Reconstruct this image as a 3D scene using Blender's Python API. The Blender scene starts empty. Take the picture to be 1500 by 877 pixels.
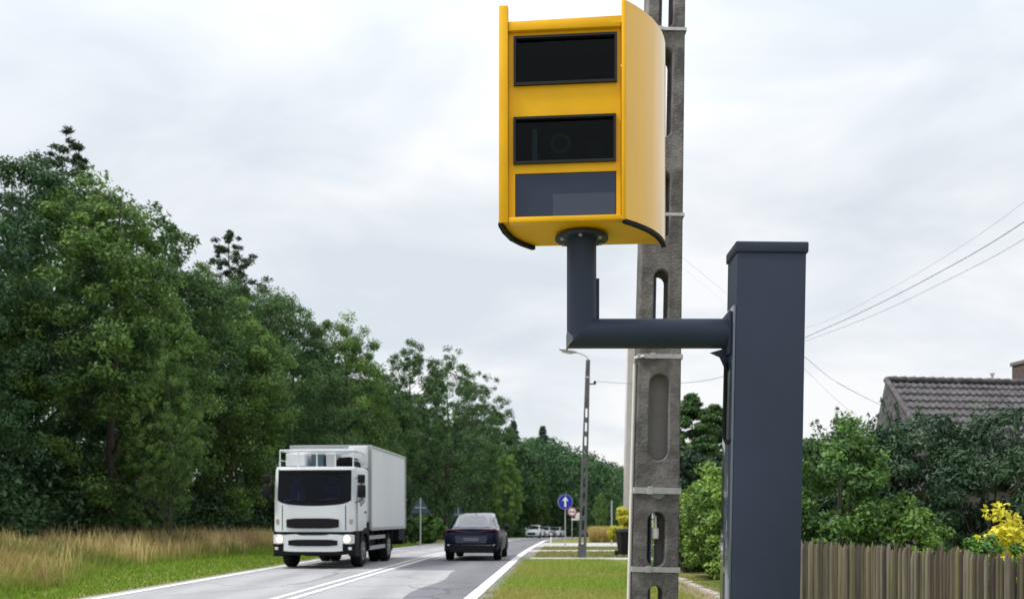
import bpy, bmesh, math, random
import numpy as np
from mathutils import Vector, Matrix
R = math.radians
sc = bpy.context.scene
C = sc.collection
random.seed(7)
F, HY, CX, EYE = 1400.0, 757.0, 750.0, 1.5      # focal in photo pixels, horizon row, centre column, eye height

# ------------------------------------------------------------------ camera
cam = bpy.data.cameras.new('camera'); co = bpy.data.objects.new('camera', cam); C.objects.link(co)
co.location = (0, 0, EYE); co.rotation_euler = (R(90), 0, 0)
cam.sensor_width = 36; cam.lens = 36 * F / 1500; cam.shift_y = (HY - 438.5) / 1500
cam.clip_start = .1; cam.clip_end = 3000
cam.dof.use_dof = True; cam.dof.focus_distance = 4.5; cam.dof.aperture_fstop = 4.5
sc.camera = co

# ------------------------------------------------------------------ sky, sun, exposure
SUN_EL, SUN_AZ = R(56), R(258)                   # azimuth clockwise from +Y
w = bpy.data.worlds.new('World'); sc.world = w; w.use_nodes = True
nt = w.node_tree; nt.nodes.clear()
N = nt.nodes.new; L = nt.links.new
out = N('ShaderNodeOutputWorld'); bg = N('ShaderNodeBackground'); L(bg.outputs[0], out.inputs[0])
bg.inputs[1].default_value = .1
sky = N('ShaderNodeTexSky'); sky.sky_type = 'NISHITA'; sky.sun_disc = False
sky.sun_elevation = SUN_EL; sky.sun_rotation = SUN_AZ; sky.air_density = 1.0; sky.dust_density = 2.5
tc = N('ShaderNodeTexCoord'); sep = N('ShaderNodeSeparateXYZ'); L(tc.outputs['Generated'], sep.inputs[0])
# cloud deck: project the direction on a flat layer so that clouds flatten towards the horizon
mz = N('ShaderNodeMath'); mz.operation = 'ADD'; mz.inputs[1].default_value = .34; L(sep.outputs[2], mz.inputs[0])
mx = N('ShaderNodeMath'); mx.operation = 'MAXIMUM'; mx.inputs[1].default_value = .05; L(mz.outputs[0], mx.inputs[0])
vd = N('ShaderNodeVectorMath'); vd.operation = 'DIVIDE'; L(tc.outputs['Generated'], vd.inputs[0])
cmb = N('ShaderNodeCombineXYZ')
for i in range(3): L(mx.outputs[0], cmb.inputs[i])
L(cmb.outputs[0], vd.inputs[1])
n1 = N('ShaderNodeTexNoise'); n1.inputs['Scale'].default_value = 2.1; n1.inputs['Detail'].default_value = 7; n1.inputs['Roughness'].default_value = .52
n1.inputs['Distortion'].default_value = .35
mp = N('ShaderNodeMapping'); mp.inputs['Location'].default_value = (3.1, 1.7, .4); mp.inputs['Scale'].default_value = (1.1, 1.35, 1.6)
L(vd.outputs[0], mp.inputs[0]); L(mp.outputs[0], n1.inputs['Vector'])
cr = N('ShaderNodeValToRGB')                      # cloud brightness
e = cr.color_ramp.elements
e[0].position = .36; e[0].color = (.69, .74, .79, 1)
e[1].position = .61; e[1].color = (.93, .93, .94, 1)
m_ = cr.color_ramp.elements.new(.5); m_.color = (.805, .84, .875, 1)
L(n1.outputs['Fac'], cr.inputs[0])
# overcast: zenith brighter than the horizon
zr = N('ShaderNodeMapRange'); zr.inputs[1].default_value = .30; zr.inputs[2].default_value = 1.0; zr.inputs[3].default_value = 8.1; zr.inputs[4].default_value = 15
L(sep.outputs[2], zr.inputs[0])
sc1 = N('ShaderNodeVectorMath'); sc1.operation = 'SCALE'; L(cr.outputs[0], sc1.inputs[0]); L(zr.outputs[0], sc1.inputs['Scale'])
mixs = N('ShaderNodeMix'); mixs.data_type = 'RGBA'; mixs.inputs[0].default_value = .9
L(sky.outputs[0], mixs.inputs[6]); L(sc1.outputs[0], mixs.inputs[7]); L(mixs.outputs[2], bg.inputs[0])

sd = bpy.data.lights.new('sun', 'SUN'); sd.energy = 2.7; sd.angle = R(10); sd.color = (1, .965, .91)
so = bpy.data.objects.new('sun', sd); C.objects.link(so)
dirv = Vector((math.sin(SUN_AZ) * math.cos(SUN_EL), math.cos(SUN_AZ) * math.cos(SUN_EL), math.sin(SUN_EL)))
so.rotation_euler = dirv.to_track_quat('Z', 'Y').to_euler()
sc.view_settings.view_transform = 'Standard'; sc.view_settings.look = 'None'
sc.view_settings.exposure = 0.45; sc.view_settings.gamma = 1; sc.view_settings.use_curve_mapping = False
sc.cycles.max_bounces = 6; sc.cycles.transparent_max_bounces = 12
sc.cycles.use_denoising = True

# ------------------------------------------------------------------ helpers
def P(px, py, Y): return Vector(((px - CX) / F * Y, Y, EYE - (py - HY) / F * Y))
def X(px, Y): return (px - CX) / F * Y
def Z(py, Y): return EYE - (py - HY) / F * Y

def props(o, label=None, cat=None, group=None, kind=None):
    if label: o['label'] = label
    if cat: o['category'] = cat
    if group: o['group'] = group
    if kind: o['kind'] = kind
    return o
def thing(name, label, cat, loc=(0, 0, 0), rot=(0, 0, 0), group=None):
    o = bpy.data.objects.new(name, None); C.objects.link(o); o.location = loc; o.rotation_euler = rot
    o.empty_display_size = .2
    return props(o, label, cat, group)
def link(name, me, parent=None, label=None):
    o = bpy.data.objects.new(name, me); C.objects.link(o)
    if parent is not None: o.parent = parent
    if label: o['label'] = label
    return o

class MB:
    def __init__(s): s.bm = bmesh.new()
    def box(s, x0, x1, y0, y1, z0, z1, bev=0, rot=None, seg=2):
        r = bmesh.ops.create_cube(s.bm, size=1)
        vs = r['verts']
        M = Matrix.Translation(((x0+x1)/2, (y0+y1)/2, (z0+z1)/2)) @ (rot or Matrix.Identity(4)) @ Matrix.Diagonal((x1-x0, y1-y0, z1-z0, 1))
        bmesh.ops.transform(s.bm, matrix=M, verts=vs)
        if bev:
            es = list({e for v in vs for e in v.link_edges})
            bmesh.ops.bevel(s.bm, geom=es, offset=bev, segments=seg, affect='EDGES', profile=.5)
        return s
    def tube(s, pts, rad, seg=12, cap=True):
        pts = [Vector(p) for p in pts]; n = len(pts)
        if not hasattr(rad, '__len__'): rad = [rad] * n
        rings = []
        up = Vector((0, 0, 1)); prev = None
        for i, p in enumerate(pts):
            t = (pts[min(i+1, n-1)] - pts[max(i-1, 0)]).normalized()
            if prev is None:
                a = t.orthogonal().normalized()
            else:
                a = (prev - t * prev.dot(t)).normalized()
            prev = a
            b = t.cross(a)
            rings.append([s.bm.verts.new(p + (a * math.cos(2*math.pi*k/seg) + b * math.sin(2*math.pi*k/seg)) * rad[i]) for k in range(seg)])
        for i in range(n-1):
            for k in range(seg):
                s.bm.faces.new((rings[i][k], rings[i][(k+1) % seg], rings[i+1][(k+1) % seg], rings[i+1][k]))
        if cap:
            s.bm.faces.new(list(reversed(rings[0]))); s.bm.faces.new(rings[-1])
        return s
    def prism(s, pts, d):      # polygon pts (3D) extruded by vector d
        d = Vector(d); a = [s.bm.verts.new(Vector(p)) for p in pts]; b = [s.bm.verts.new(Vector(p) + d) for p in pts]
        n = len(pts)
        s.bm.faces.new(list(reversed(a))); s.bm.faces.new(b)
        for i in range(n): s.bm.faces.new((a[i], a[(i+1) % n], b[(i+1) % n], b[i]))
        return s
    def loft(s, secs, cap=True, closed=True):
        rs = [[s.bm.verts.new(Vector(p)) for p in q] for q in secs]
        n = len(rs[0])
        for i in range(len(rs)-1):
            for k in range(n if closed else n-1):
                s.bm.faces.new((rs[i][k], rs[i][(k+1) % n], rs[i+1][(k+1) % n], rs[i+1][k]))
        if cap: s.bm.faces.new(list(reversed(rs[0]))); s.bm.faces.new(rs[-1])
        return s
    def quad(s, *p): s.bm.faces.new([s.bm.verts.new(Vector(q)) for q in p]); return s
    def mesh(s, name, mat=None, smooth=None):
        bmesh.ops.recalc_face_normals(s.bm, faces=s.bm.faces)
        me = bpy.data.meshes.new(name); s.bm.to_mesh(me); s.bm.free()
        if mat: me.materials.append(mat)
        if smooth is not None:
            me.polygons.foreach_set('use_smooth', [True] * len(me.polygons))
            me.set_sharp_from_angle(angle=R(smooth))
        return me
    def build(s, name, mat, parent=None, label=None, smooth=None):
        return link(name, s.mesh(name, mat, smooth), parent, label)

def mat(name, col, rough=.6, metal=0., var=0., vscale=6., bump=0., bscale=40., spec=.5, coat=0., col2=None, trans=0., stretch=None, ramp=(.32, .68)):
    m = bpy.data.materials.new(name); m.use_nodes = True; t = m.node_tree; b = t.nodes['Principled BSDF']
    b.inputs['Roughness'].default_value = rough; b.inputs['Metallic'].default_value = metal
    b.inputs['Specular IOR Level'].default_value = spec; b.inputs['Coat Weight'].default_value = coat
    b.inputs['Coat Roughness'].default_value = .06
    b.inputs['Base Color'].default_value = (*col, 1)
    if var or col2 or bump:
        tcn = t.nodes.new('ShaderNodeTexCoord'); src = tcn.outputs['Object']
        if stretch:
            mpn = t.nodes.new('ShaderNodeMapping'); mpn.inputs['Scale'].default_value = stretch; t.links.new(src, mpn.inputs[0]); src = mpn.outputs[0]
    if var or col2:
        nn = t.nodes.new('ShaderNodeTexNoise'); nn.inputs['Scale'].default_value = vscale; nn.inputs['Detail'].default_value = 6; nn.inputs['Roughness'].default_value = .65
        t.links.new(src, nn.inputs['Vector'])
        rp = t.nodes.new('ShaderNodeValToRGB'); rp.color_ramp.elements[0].position = ramp[0]; rp.color_ramp.elements[1].position = ramp[1]
        c2 = col2 or [min(1, c * (1 + var)) for c in col]; c1 = col if col2 else [c * (1 - var) for c in col]
        rp.color_ramp.elements[0].color = (*c1, 1); rp.color_ramp.elements[1].color = (*c2, 1)
        t.links.new(nn.outputs['Fac'], rp.inputs[0]); t.links.new(rp.outputs[0], b.inputs['Base Color'])
    if bump:
        nb = t.nodes.new('ShaderNodeTexNoise'); nb.inputs['Scale'].default_value = bscale; nb.inputs['Detail'].default_value = 5
        t.links.new(src, nb.inputs['Vector'])
        bn = t.nodes.new('ShaderNodeBump'); bn.inputs['Strength'].default_value = bump; bn.inputs['Distance'].default_value = .02
        t.links.new(nb.outputs['Fac'], bn.inputs['Height']); t.links.new(bn.outputs[0], b.inputs['Normal'])
    return m

def mat_leaf(name, dark, light, transl=.3, rough=.55):
    """leaf colour = per-face tint between two greens, times the object's own colour"""
    m = bpy.data.materials.new(name); m.use_nodes = True; t = m.node_tree; b = t.nodes['Principled BSDF']
    a = t.nodes.new('ShaderNodeAttribute'); a.attribute_name = 'tint'
    mx_ = t.nodes.new('ShaderNodeMix'); mx_.data_type = 'RGBA'; mx_.inputs[6].default_value = (*dark, 1); mx_.inputs[7].default_value = (*light, 1)
    t.links.new(a.outputs['Fac'], mx_.inputs[0])
    oi = t.nodes.new('ShaderNodeObjectInfo')
    mu = t.nodes.new('ShaderNodeMix'); mu.data_type = 'RGBA'; mu.blend_type = 'MULTIPLY'; mu.inputs[0].default_value = 1
    t.links.new(mx_.outputs[2], mu.inputs[6]); t.links.new(oi.outputs['Color'], mu.inputs[7])
    t.links.new(mu.outputs[2], b.inputs['Base Color']); b.inputs['Roughness'].default_value = rough; b.inputs['Specular IOR Level'].default_value = .3
    tr = t.nodes.new('ShaderNodeBsdfTranslucent'); t.links.new(mu.outputs[2], tr.inputs[0])
    ms = t.nodes.new('ShaderNodeMixShader'); ms.inputs[0].default_value = transl
    o = t.nodes['Material Output']
    t.links.new(b.outputs[0], ms.inputs[1]); t.links.new(tr.outputs[0], ms.inputs[2]); t.links.new(ms.outputs[0], o.inputs[0])
    return m

def mat_glass(name, tint=(.8, .85, .9), dark=.25, ior=1.5):
    """window pane: fresnel reflection over a tinted see-through pane"""
    m = bpy.data.materials.new(name); m.use_nodes = True; t = m.node_tree; t.nodes.remove(t.nodes['Principled BSDF'])
    o = t.nodes['Material Output']; f = t.nodes.new('ShaderNodeFresnel'); f.inputs[0].default_value = ior
    g = t.nodes.new('ShaderNodeBsdfGlossy'); g.inputs['Roughness'].default_value = .03
    tr = t.nodes.new('ShaderNodeBsdfTransparent'); tr.inputs[0].default_value = (*[c * dark for c in tint], 1)
    ms = t.nodes.new('ShaderNodeMixShader'); t.links.new(f.outputs[0], ms.inputs[0]); t.links.new(tr.outputs[0], ms.inputs[1]); t.links.new(g.outputs[0], ms.inputs[2])
    t.links.new(ms.outputs[0], o.inputs[0])
    return m

# ------------------------------------------------------------------ materials
M = dict(
    yellow=mat('yellow_paint', (.80, .42, .001), .4, var=.10, vscale=3, spec=.25, bump=.04, bscale=9),
    yellow_side=mat('yellow_gloss_panel', (.80, .43, .003), .34, var=.08, vscale=2.5, spec=.4, coat=.9, stretch=(1, 1, .3)),
    rubber=mat('black_rubber', (.008, .008, .01), .7, spec=.2),
    steel_blue=mat('blue_grey_paint', (.023, .034, .062), .5, var=.10, vscale=2, bump=.04, bscale=60, spec=.3),
    steel_blue2=mat('blue_grey_panel', (.026, .038, .072), .3, var=.08, vscale=3, spec=.3),
    bezel=mat('dark_bezel', (.012, .014, .016), .4, spec=.25),
    cavity=mat('dark_cavity', (.003, .004, .005), .8, spec=.1),
    lens=mat('grey_device', (.34, .36, .37), .35),
    lens_body=mat('dark_lens_body', (.09, .10, .11), .3),
    glass=mat_glass('window_glass', (.7, .9, .95), .55, 1.22),
    concrete=mat('weathered_concrete', (.080, .075, .076), .9, col2=(.20, .19, .19), vscale=7, ramp=(.40, .66), bump=.35, bscale=60),
    concrete_d=mat('old_concrete', (.12, .117, .12), .9, col2=(.18, .175, .18), vscale=2, bump=.3, bscale=30),
    concrete_far=mat('grey_concrete', (.075, .078, .085), .9, col2=(.13, .13, .135), vscale=3, bump=.3, bscale=30),
    concrete_pale=mat('pale_concrete', (.42, .39, .38), .9, col2=(.52, .49, .48), vscale=1.5, bump=.2, bscale=20),
    galv=mat('galvanised_steel', (.45, .45, .46), .45, metal=.6, var=.15, vscale=20),
    conduit=mat('pale_conduit', (.55, .54, .52), .6, var=.1),
    bluecable=mat('dark_blue_conduit', (.02, .03, .09), .5),
    wire=mat('cable_black', (.10, .10, .11), .6),
    porcelain=mat('porcelain', (.75, .74, .72), .2),
    white=mat('white_truck_paint', (.58, .61, .63), .4, var=.04, vscale=1.5, coat=.15),
    white2=mat('white_box_panel', (.61, .635, .665), .5, var=.05, vscale=1.2, stretch=(1, 1, .25)),
    cabglass=mat_glass('tinted_windscreen', (.55, .75, 1.0), .6, 1.28),
    seat=mat('grey_seat_cloth', (.10, .11, .14), .9),
    rackgrey=mat('grey_metal', (.38, .39, .40), .45, metal=.3),
    black=mat('black_plastic', (.008, .008, .010), .6, spec=.15),
    chassis=mat('dark_chassis', (.013, .013, .015), .8, var=.3, spec=.15),
    tyre=mat('tyre_rubber', (.011, .011, .012), .9, spec=.15),
    rim=mat('grey_rim', (.22, .22, .23), .4, metal=.6),
    carglass=mat('dark_car_glass', (.003, .006, .016), .05, spec=.12),
    skyglass=mat('reflective_rear_glass', (.30, .32, .36), .18, metal=.75, spec=1.0, coat=1.0),
    navy=mat('navy_car_paint', (.004, .006, .020), .4, coat=.04, spec=.12),
    navy_roof=mat('navy_roof_paint', (.006, .009, .026), .15, coat=1.0, spec=.6),
    bright=mat('bright_trim', (.6, .6, .62), .25, metal=.9),
    red=mat('red_lens', (.12, .004, .010), .3, spec=.3),
    white_car=mat('pale_car_paint', (.60, .62, .63), .3, coat=.5),
    silver_car=mat('silver_car_paint', (.36, .38, .38), .3, metal=.3, coat=.5),
    bluesign=mat('blue_sign_face', (.005, .02, .36), .45),
    whitesign=mat('white_sign_face', (.75, .75, .75), .45),
    redsign=mat('red_sign_face', (.42, .06, .08), .45),
    signback=mat('sign_back_grey', (.06, .09, .11), .7, spec=.1),
    bark=mat('bark', (.05, .042, .033), .9, var=.4, vscale=6, bump=.6, bscale=15, stretch=(1, 1, .2)),
    pinebark=mat('pine_bark', (.085, .052, .034), .9, var=.4, vscale=6, bump=.6, bscale=15, stretch=(1, 1, .2)),
    plaster=mat('grey_plaster', (.17, .165, .155), .9, var=.1, vscale=2),
    brick=mat('brown_brick', (.085, .062, .058), .9, var=.3, vscale=9),
    tile=mat('dark_roof_tile', (.042, .040, .043), .75, col2=(.135, .128, .135), vscale=5, spec=.2),
    bin=mat('bin_plastic', (.012, .012, .013), .6, spec=.2),
    stone=mat('pale_stone', (.36, .33, .29), .9, var=.25, vscale=10, bump=.4),
)
def mat_lamp(name, col, s):
    m = mat(name, (.9, .9, .85), .2); b = m.node_tree.nodes['Principled BSDF']
    b.inputs['Emission Color'].default_value = (*col, 1); b.inputs['Emission Strength'].default_value = s
    return m
M['headlamp'] = mat_lamp('lit_headlamp', (1, .88, .55), .75)
M['headlamp_off'] = mat('clear_lamp', (.55, .56, .57), .15)
LEAF = mat_leaf('leaves', (.020, .048, .023), (.098, .178, .062), .28)
LEAF_PINE = mat_leaf('needles', (.020, .044, .028), (.056, .092, .044), .12)
LEAF_YEL = mat_leaf('yellow_leaves', (.50, .45, .02), (.86, .80, .11), .4)
GRASS_T = None

# ------------------------------------------------------------------ terrain
def g(Y):
    s = np.clip(np.asarray(Y, float) - 35, 0, 200)
    return -.0155 * s * s / (s + 15)
def curve(Y): return .0022 * np.clip(np.asarray(Y, float) - 85, 0, 200) ** 2
def road_r(Y): return -1.70 + .0543 * np.asarray(Y, float) + curve(Y)
LW, RW = 6.85, .46                                    # left edge line and right asphalt margin, from the right edge line
def gx(x, Y):
    """ground height with a low bank on the left of the road"""
    x = np.asarray(x, float)
    d = np.clip((road_r(Y) - LW - 1.0) - x, 0, 14)
    return g(Y) + .42 * (d / 14) ** 1.2 * np.clip((90 - np.asarray(Y, float)) / 60, 0, 1)

def sheet(name, xf0, xf1, ys, off, material, nx=4, ground=False):
    vs, fs = [], []
    for Y in ys:
        a, b = float(xf0(Y)), float(xf1(Y))
        for i in range(nx + 1):
            x = a + (b - a) * i / nx
            vs.append((x, Y, float(gx(x, Y) if ground else g(Y)) + off))
    n = nx + 1
    for j in range(len(ys) - 1):
        for i in range(nx): fs.append((j*n+i, j*n+i+1, (j+1)*n+i+1, (j+1)*n+i))
    me = bpy.data.meshes.new(name); me.from_pydata(vs, [], fs); me.materials.append(material)
    o = link(name, me); o['kind'] = 'structure'
    return o

def mat_ground():
    m = bpy.data.materials.new('verge_soil_and_turf'); m.use_nodes = True; t = m.node_tree; b = t.nodes['Principled BSDF']
    b.inputs['Roughness'].default_value = .95; b.inputs['Specular IOR Level'].default_value = .15
    tcn = t.nodes.new('ShaderNodeTexCoord')
    def noise(s, d=6):
        n = t.nodes.new('ShaderNodeTexNoise'); n.inputs['Scale'].default_value = s; n.inputs['Detail'].default_value = d; t.links.new(tcn.outputs['Object'], n.inputs['Vector']); return n
    a = noise(.35); c = noise(7)
    r1 = t.nodes.new('ShaderNodeValToRGB'); r1.color_ramp.elements[0].position = .35; r1.color_ramp.elements[1].position = .65
    r1.color_ramp.elements[0].color = (.15, .19, .045, 1); r1.color_ramp.elements[1].color = (.23, .21, .085, 1)
    t.links.new(a.outputs[0], r1.inputs[0])
    r2 = t.nodes.new('ShaderNodeValToRGB'); r2.color_ramp.elements[0].color = (.45, .5, .45, 1); r2.color_ramp.elements[1].color = (1.2, 1.15, 1.05, 1)
    t.links.new(c.outputs[0], r2.inputs[0])
    mu = t.nodes.new('ShaderNodeMix'); mu.data_type = 'RGBA'; mu.blend_type = 'MULTIPLY'; mu.inputs[0].default_value = 1
    t.links.new(r1.outputs[0], mu.inputs[6]); t.links.new(r2.outputs[0], mu.inputs[7]); t.links.new(mu.outputs[2], b.inputs['Base Color'])
    return m
def mat_asphalt(name, c1, c2, big=.25):
    m = bpy.data.materials.new(name); m.use_nodes = True; t = m.node_tree; b = t.nodes['Principled BSDF']
    b.inputs['Roughness'].default_value = .75; b.inputs['Specular IOR Level'].default_value = .35
    tcn = t.nodes.new('ShaderNodeTexCoord')
    mpn = t.nodes.new('ShaderNodeMapping'); mpn.inputs['Scale'].default_value = (1, .18, 1); mpn.inputs['Rotation'].default_value = (0, 0, R(3)); t.links.new(tcn.outputs['Object'], mpn.inputs[0])
    n1_ = t.nodes.new('ShaderNodeTexNoise'); n1_.inputs['Scale'].default_value = 1.3; n1_.inputs['Detail'].default_value = 5; t.links.new(mpn.outputs[0], n1_.inputs['Vector'])
    n2_ = t.nodes.new('ShaderNodeTexNoise'); n2_.inputs['Scale'].default_value = 60; n2_.inputs['Detail'].default_value = 3; t.links.new(tcn.outputs['Object'], n2_.inputs['Vector'])
    r1 = t.nodes.new('ShaderNodeValToRGB'); r1.color_ramp.elements[0].position = .3; r1.color_ramp.elements[1].position = .7
    r1.color_ramp.elements[0].color = (*c1, 1); r1.color_ramp.elements[1].color = (*c2, 1); t.links.new(n1_.outputs[0], r1.inputs[0])
    r2_ = t.nodes.new('ShaderNodeMapRange'); r2_.inputs[3].default_value = .65; r2_.inputs[4].default_value = 1.35; t.links.new(n2_.outputs[0], r2_.inputs[0])
    # polished wheel tracks along the lanes and a few sealed cracks
    dp = t.nodes.new('ShaderNodeVectorMath'); dp.operation = 'DOT_PRODUCT'; dp.inputs[1].default_value = (3.75, -.2036, 0); t.links.new(tcn.outputs['Object'], dp.inputs[0])
    sn = t.nodes.new('ShaderNodeMath'); sn.operation = 'SINE'; t.links.new(dp.outputs['Value'], sn.inputs[0])
    ma = t.nodes.new('ShaderNodeMath'); ma.operation = 'MULTIPLY_ADD'; ma.inputs[1].default_value = .07; t.links.new(sn.outputs[0], ma.inputs[0]); t.links.new(r2_.outputs[0], ma.inputs[2])
    ds = t.nodes.new('ShaderNodeMix'); ds.data_type = 'RGBA'; ds.blend_type = 'LINEAR_LIGHT'; ds.inputs[0].default_value = .5; t.links.new(tcn.outputs['Object'], ds.inputs[6]); t.links.new(n1_.outputs['Color'], ds.inputs[7])
    vo = t.nodes.new('ShaderNodeTexVoronoi'); vo.feature = 'DISTANCE_TO_EDGE'; vo.inputs['Scale'].default_value = .22; t.links.new(ds.outputs[2], vo.inputs['Vector'])
    ck = t.nodes.new('ShaderNodeMapRange'); ck.inputs[1].default_value = .0; ck.inputs[2].default_value = .012; ck.inputs[3].default_value = .55; ck.inputs[4].default_value = 1; t.links.new(vo.outputs['Distance'], ck.inputs[0])
    r2 = t.nodes.new('ShaderNodeMath'); r2.operation = 'MULTIPLY'; t.links.new(ma.outputs[0], r2.inputs[0]); t.links.new(ck.outputs[0], r2.inputs[1])
    sca = t.nodes.new('ShaderNodeVectorMath'); sca.operation = 'SCALE'; t.links.new(r1.outputs[0], sca.inputs[0]); t.links.new(r2.outputs[0], sca.inputs['Scale']); t.links.new(sca.outputs[0], b.inputs['Base Color'])
    bn = t.nodes.new('ShaderNodeBump'); bn.inputs['Strength'].default_value = .3; bn.inputs['Distance'].default_value = .01; t.links.new(n2_.outputs[0], bn.inputs['Height']); t.links.new(bn.outputs[0], b.inputs['Normal'])
    return m
def mat_line():
    m = bpy.data.materials.new('road_paint'); m.use_nodes = True; t = m.node_tree; b = t.nodes['Principled BSDF']; b.inputs['Roughness'].default_value = .6
    tcn = t.nodes.new('ShaderNodeTexCoord'); n = t.nodes.new('ShaderNodeTexNoise'); n.inputs['Scale'].default_value = 9; n.inputs['Detail'].default_value = 8; n.inputs['Roughness'].default_value = .75
    t.links.new(tcn.outputs['Object'], n.inputs['Vector'])
    r = t.nodes.new('ShaderNodeValToRGB'); r.color_ramp.elements[0].position = .38; r.color_ramp.elements[1].position = .50
    r.color_ramp.elements[0].color = (.33, .33, .34, 1); r.color_ramp.elements[1].color = (.76, .76, .77, 1)
    t.links.new(n.outputs[0], r.inputs[0]); t.links.new(r.outputs[0], b.inputs['Base Color'])
    return m

MG = mat_ground(); MA = mat_asphalt('worn_asphalt', (.26, .26, .275), (.34, .34, .355)); MA2 = mat_asphalt('dark_asphalt', (.125, .125, .142), (.16, .16, .178))
ML = mat_line(); MGRAVEL = mat('grey_gravel', (.13, .125, .12), .95, col2=(.21, .20, .19), vscale=14, bump=.5, bscale=60)
MPAVE = mat('pale_paving', (.34, .335, .32), .9, col2=(.42, .415, .40), vscale=2, bump=.2); MDRY = mat('dry_turf', (.13, .115, .055), .95, col2=(.20, .17, .09), vscale=3, bump=.5, bscale=30)

ys_g = [-80, -40, -10, 0, 5] + list(np.arange(8, 100, 2.)) + list(np.arange(100, 240, 6.)) + [260, 320, 420, 600, 900]
sheet('ground', lambda Y: -300, lambda Y: 300, ys_g, 0, MG, nx=200, ground=True)
ys_r = [-60, -20, 0, 6] + list(np.arange(10, 230, 2.5))
sheet('road', lambda Y: road_r(Y) - LW - .35, lambda Y: road_r(Y) + .12, ys_r, .008, MA, nx=4)
sheet('gravel_shoulder', lambda Y: road_r(Y) + .12, lambda Y: road_r(Y) + RW, [y for y in ys_r if y < 140], .006, MGRAVEL, nx=2)
sheet('road_patch', lambda Y: road_r(Y) - 1.25 + .1*math.sin(Y*.9), lambda Y: road_r(Y) + .1, [y for y in np.arange(4, 27.1, 1.)], .012, MA2, nx=2)
sheet('road_patch', lambda Y: road_r(Y) - 3.1, lambda Y: road_r(Y) + .1, list(np.arange(27, 34.1, 1)), .012, MA2, nx=2)
sheet('road_patch', lambda Y: road_r(Y) - 2.9, lambda Y: road_r(Y) + .1, list(np.arange(37, 150, 3.)), .012, MA2, nx=2)
def line(name, off0, off1): return sheet(name, lambda Y: road_r(Y) + off0, lambda Y: road_r(Y) + off1, ys_r, .016, ML, nx=1)
line('edge_line', -.13, .11); line('edge_line', -LW - .1, -LW + .08)
line('centre_line', -3.66, -3.53); line('centre_line', -3.33, -3.20)
sheet('footpath', lambda Y: road_r(Y) + RW, lambda Y: 8, [33.6, 34.6, 35.4], .005, MPAVE, nx=2)
sheet('dry_verge', lambda Y: road_r(Y) + RW, lambda Y: 8, list(np.arange(35.4, 53, 1.6)), .003, MDRY, nx=2)
sheet('driveway', lambda Y: road_r(Y) + .12, lambda Y: 8.5, [42.5, 44, 45.5], .007, MPAVE, nx=2)
sheet('side_road', lambda Y: road_r(Y) + .12, lambda Y: 12, list(np.arange(53, 70, 2.)), .009, MPAVE, nx=2)
sheet('bare_soil', lambda Y: 2.9, lambda Y: 4.3, [15, 17, 19, 21, 23, 25], .004, mat('bare_soil', (.19, .135, .085), .95, col2=(.30, .225, .15), vscale=4, bump=.5), nx=2)

# ------------------------------------------------------------------ foliage
def quads_mesh(name, C_, A, B, tint, material):
    n = len(C_)
    V = np.empty((n, 4, 3), np.float32)
    V[:, 0] = C_ - A; V[:, 1] = C_ - B * .9 + A * .1; V[:, 2] = C_ + A; V[:, 3] = C_ + B * .9 + A * .1
    me = bpy.data.meshes.new(name)
    me.vertices.add(n*4); me.vertices.foreach_set('co', V.ravel())
    me.loops.add(n*4); me.loops.foreach_set('vertex_index', np.arange(n*4, dtype=np.int32))
    me.polygons.add(n); me.polygons.foreach_set('loop_start', np.arange(0, n*4, 4, dtype=np.int32))
    at = me.attributes.new('tint', 'FLOAT', 'FACE'); at.data.foreach_set('value', tint.astype(np.float32))
    me.materials.append(material); me.update(calc_edges=True)
    return me
def leaves(rng, centres, radii, per, size, flat=.7, aspect=.55, updir=.5, outc=None):
    """leaf clumps -> arrays of centres, half-length, half-width vectors and tints"""
    cs, As, Bs, ts = [], [], [], []
    for c, r in zip(centres, radii):
        k = max(4, int(per * rng.uniform(.7, 1.3)))
        d = rng.normal(size=(k, 3)); d /= np.linalg.norm(d, axis=1)[:, None]
        rad = r * rng.random(k)[:, None] ** .45
        p = c + d * rad * np.array([1, 1, flat])
        nrm = d * .6 + rng.normal(size=(k, 3)) * .55 + np.array([0, 0, updir])
        nrm /= np.linalg.norm(nrm, axis=1)[:, None]
        a = np.cross(nrm, rng.normal(size=(k, 3))); a /= np.linalg.norm(a, axis=1)[:, None]
        b = np.cross(nrm, a)
        s = size * rng.uniform(.6, 1.3, k)[:, None] * .5
        cs.append(p); As.append(a * s); Bs.append(b * s * aspect)
        ts.append(np.clip(rng.normal(rng.uniform(.2, .8), .2, k), 0, 1))
    return map(np.concatenate, (cs, As, Bs, ts))

def limbs(mb, base, top, r0, targets, rng, nmax=26, spread=.35):
    """trunk with limbs that reach to the clump centres"""
    pts, rr = [], []
    for i in range(9):
        t = i / 8
        pts.append(Vector(base).lerp(Vector(top), t) + Vector((rng.normal() * .04, rng.normal() * .04, 0)) * (top[2] * .1) * (t > 0)); rr.append(r0 * (1 - t * .9))
    mb.tube(pts, rr, 8)
    idx = rng.permutation(len(targets))[:nmax]
    for i in idx:
        c = Vector(targets[i]); h = max(.12 * top[2], c.z - spread * math.hypot(c.x, c.y) * 1.6 - .1)
        t = min(.95, h / top[2]); st = Vector(base).lerp(Vector(top), t)
        mid = st.lerp(c, .5) + Vector((0, 0, .08 * (c - st).length))
        r_ = r0 * (1 - t * .85) * .45
        mb.tube([st, mid, c], [r_, r_ * .6, r_ * .2], 5)

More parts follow.
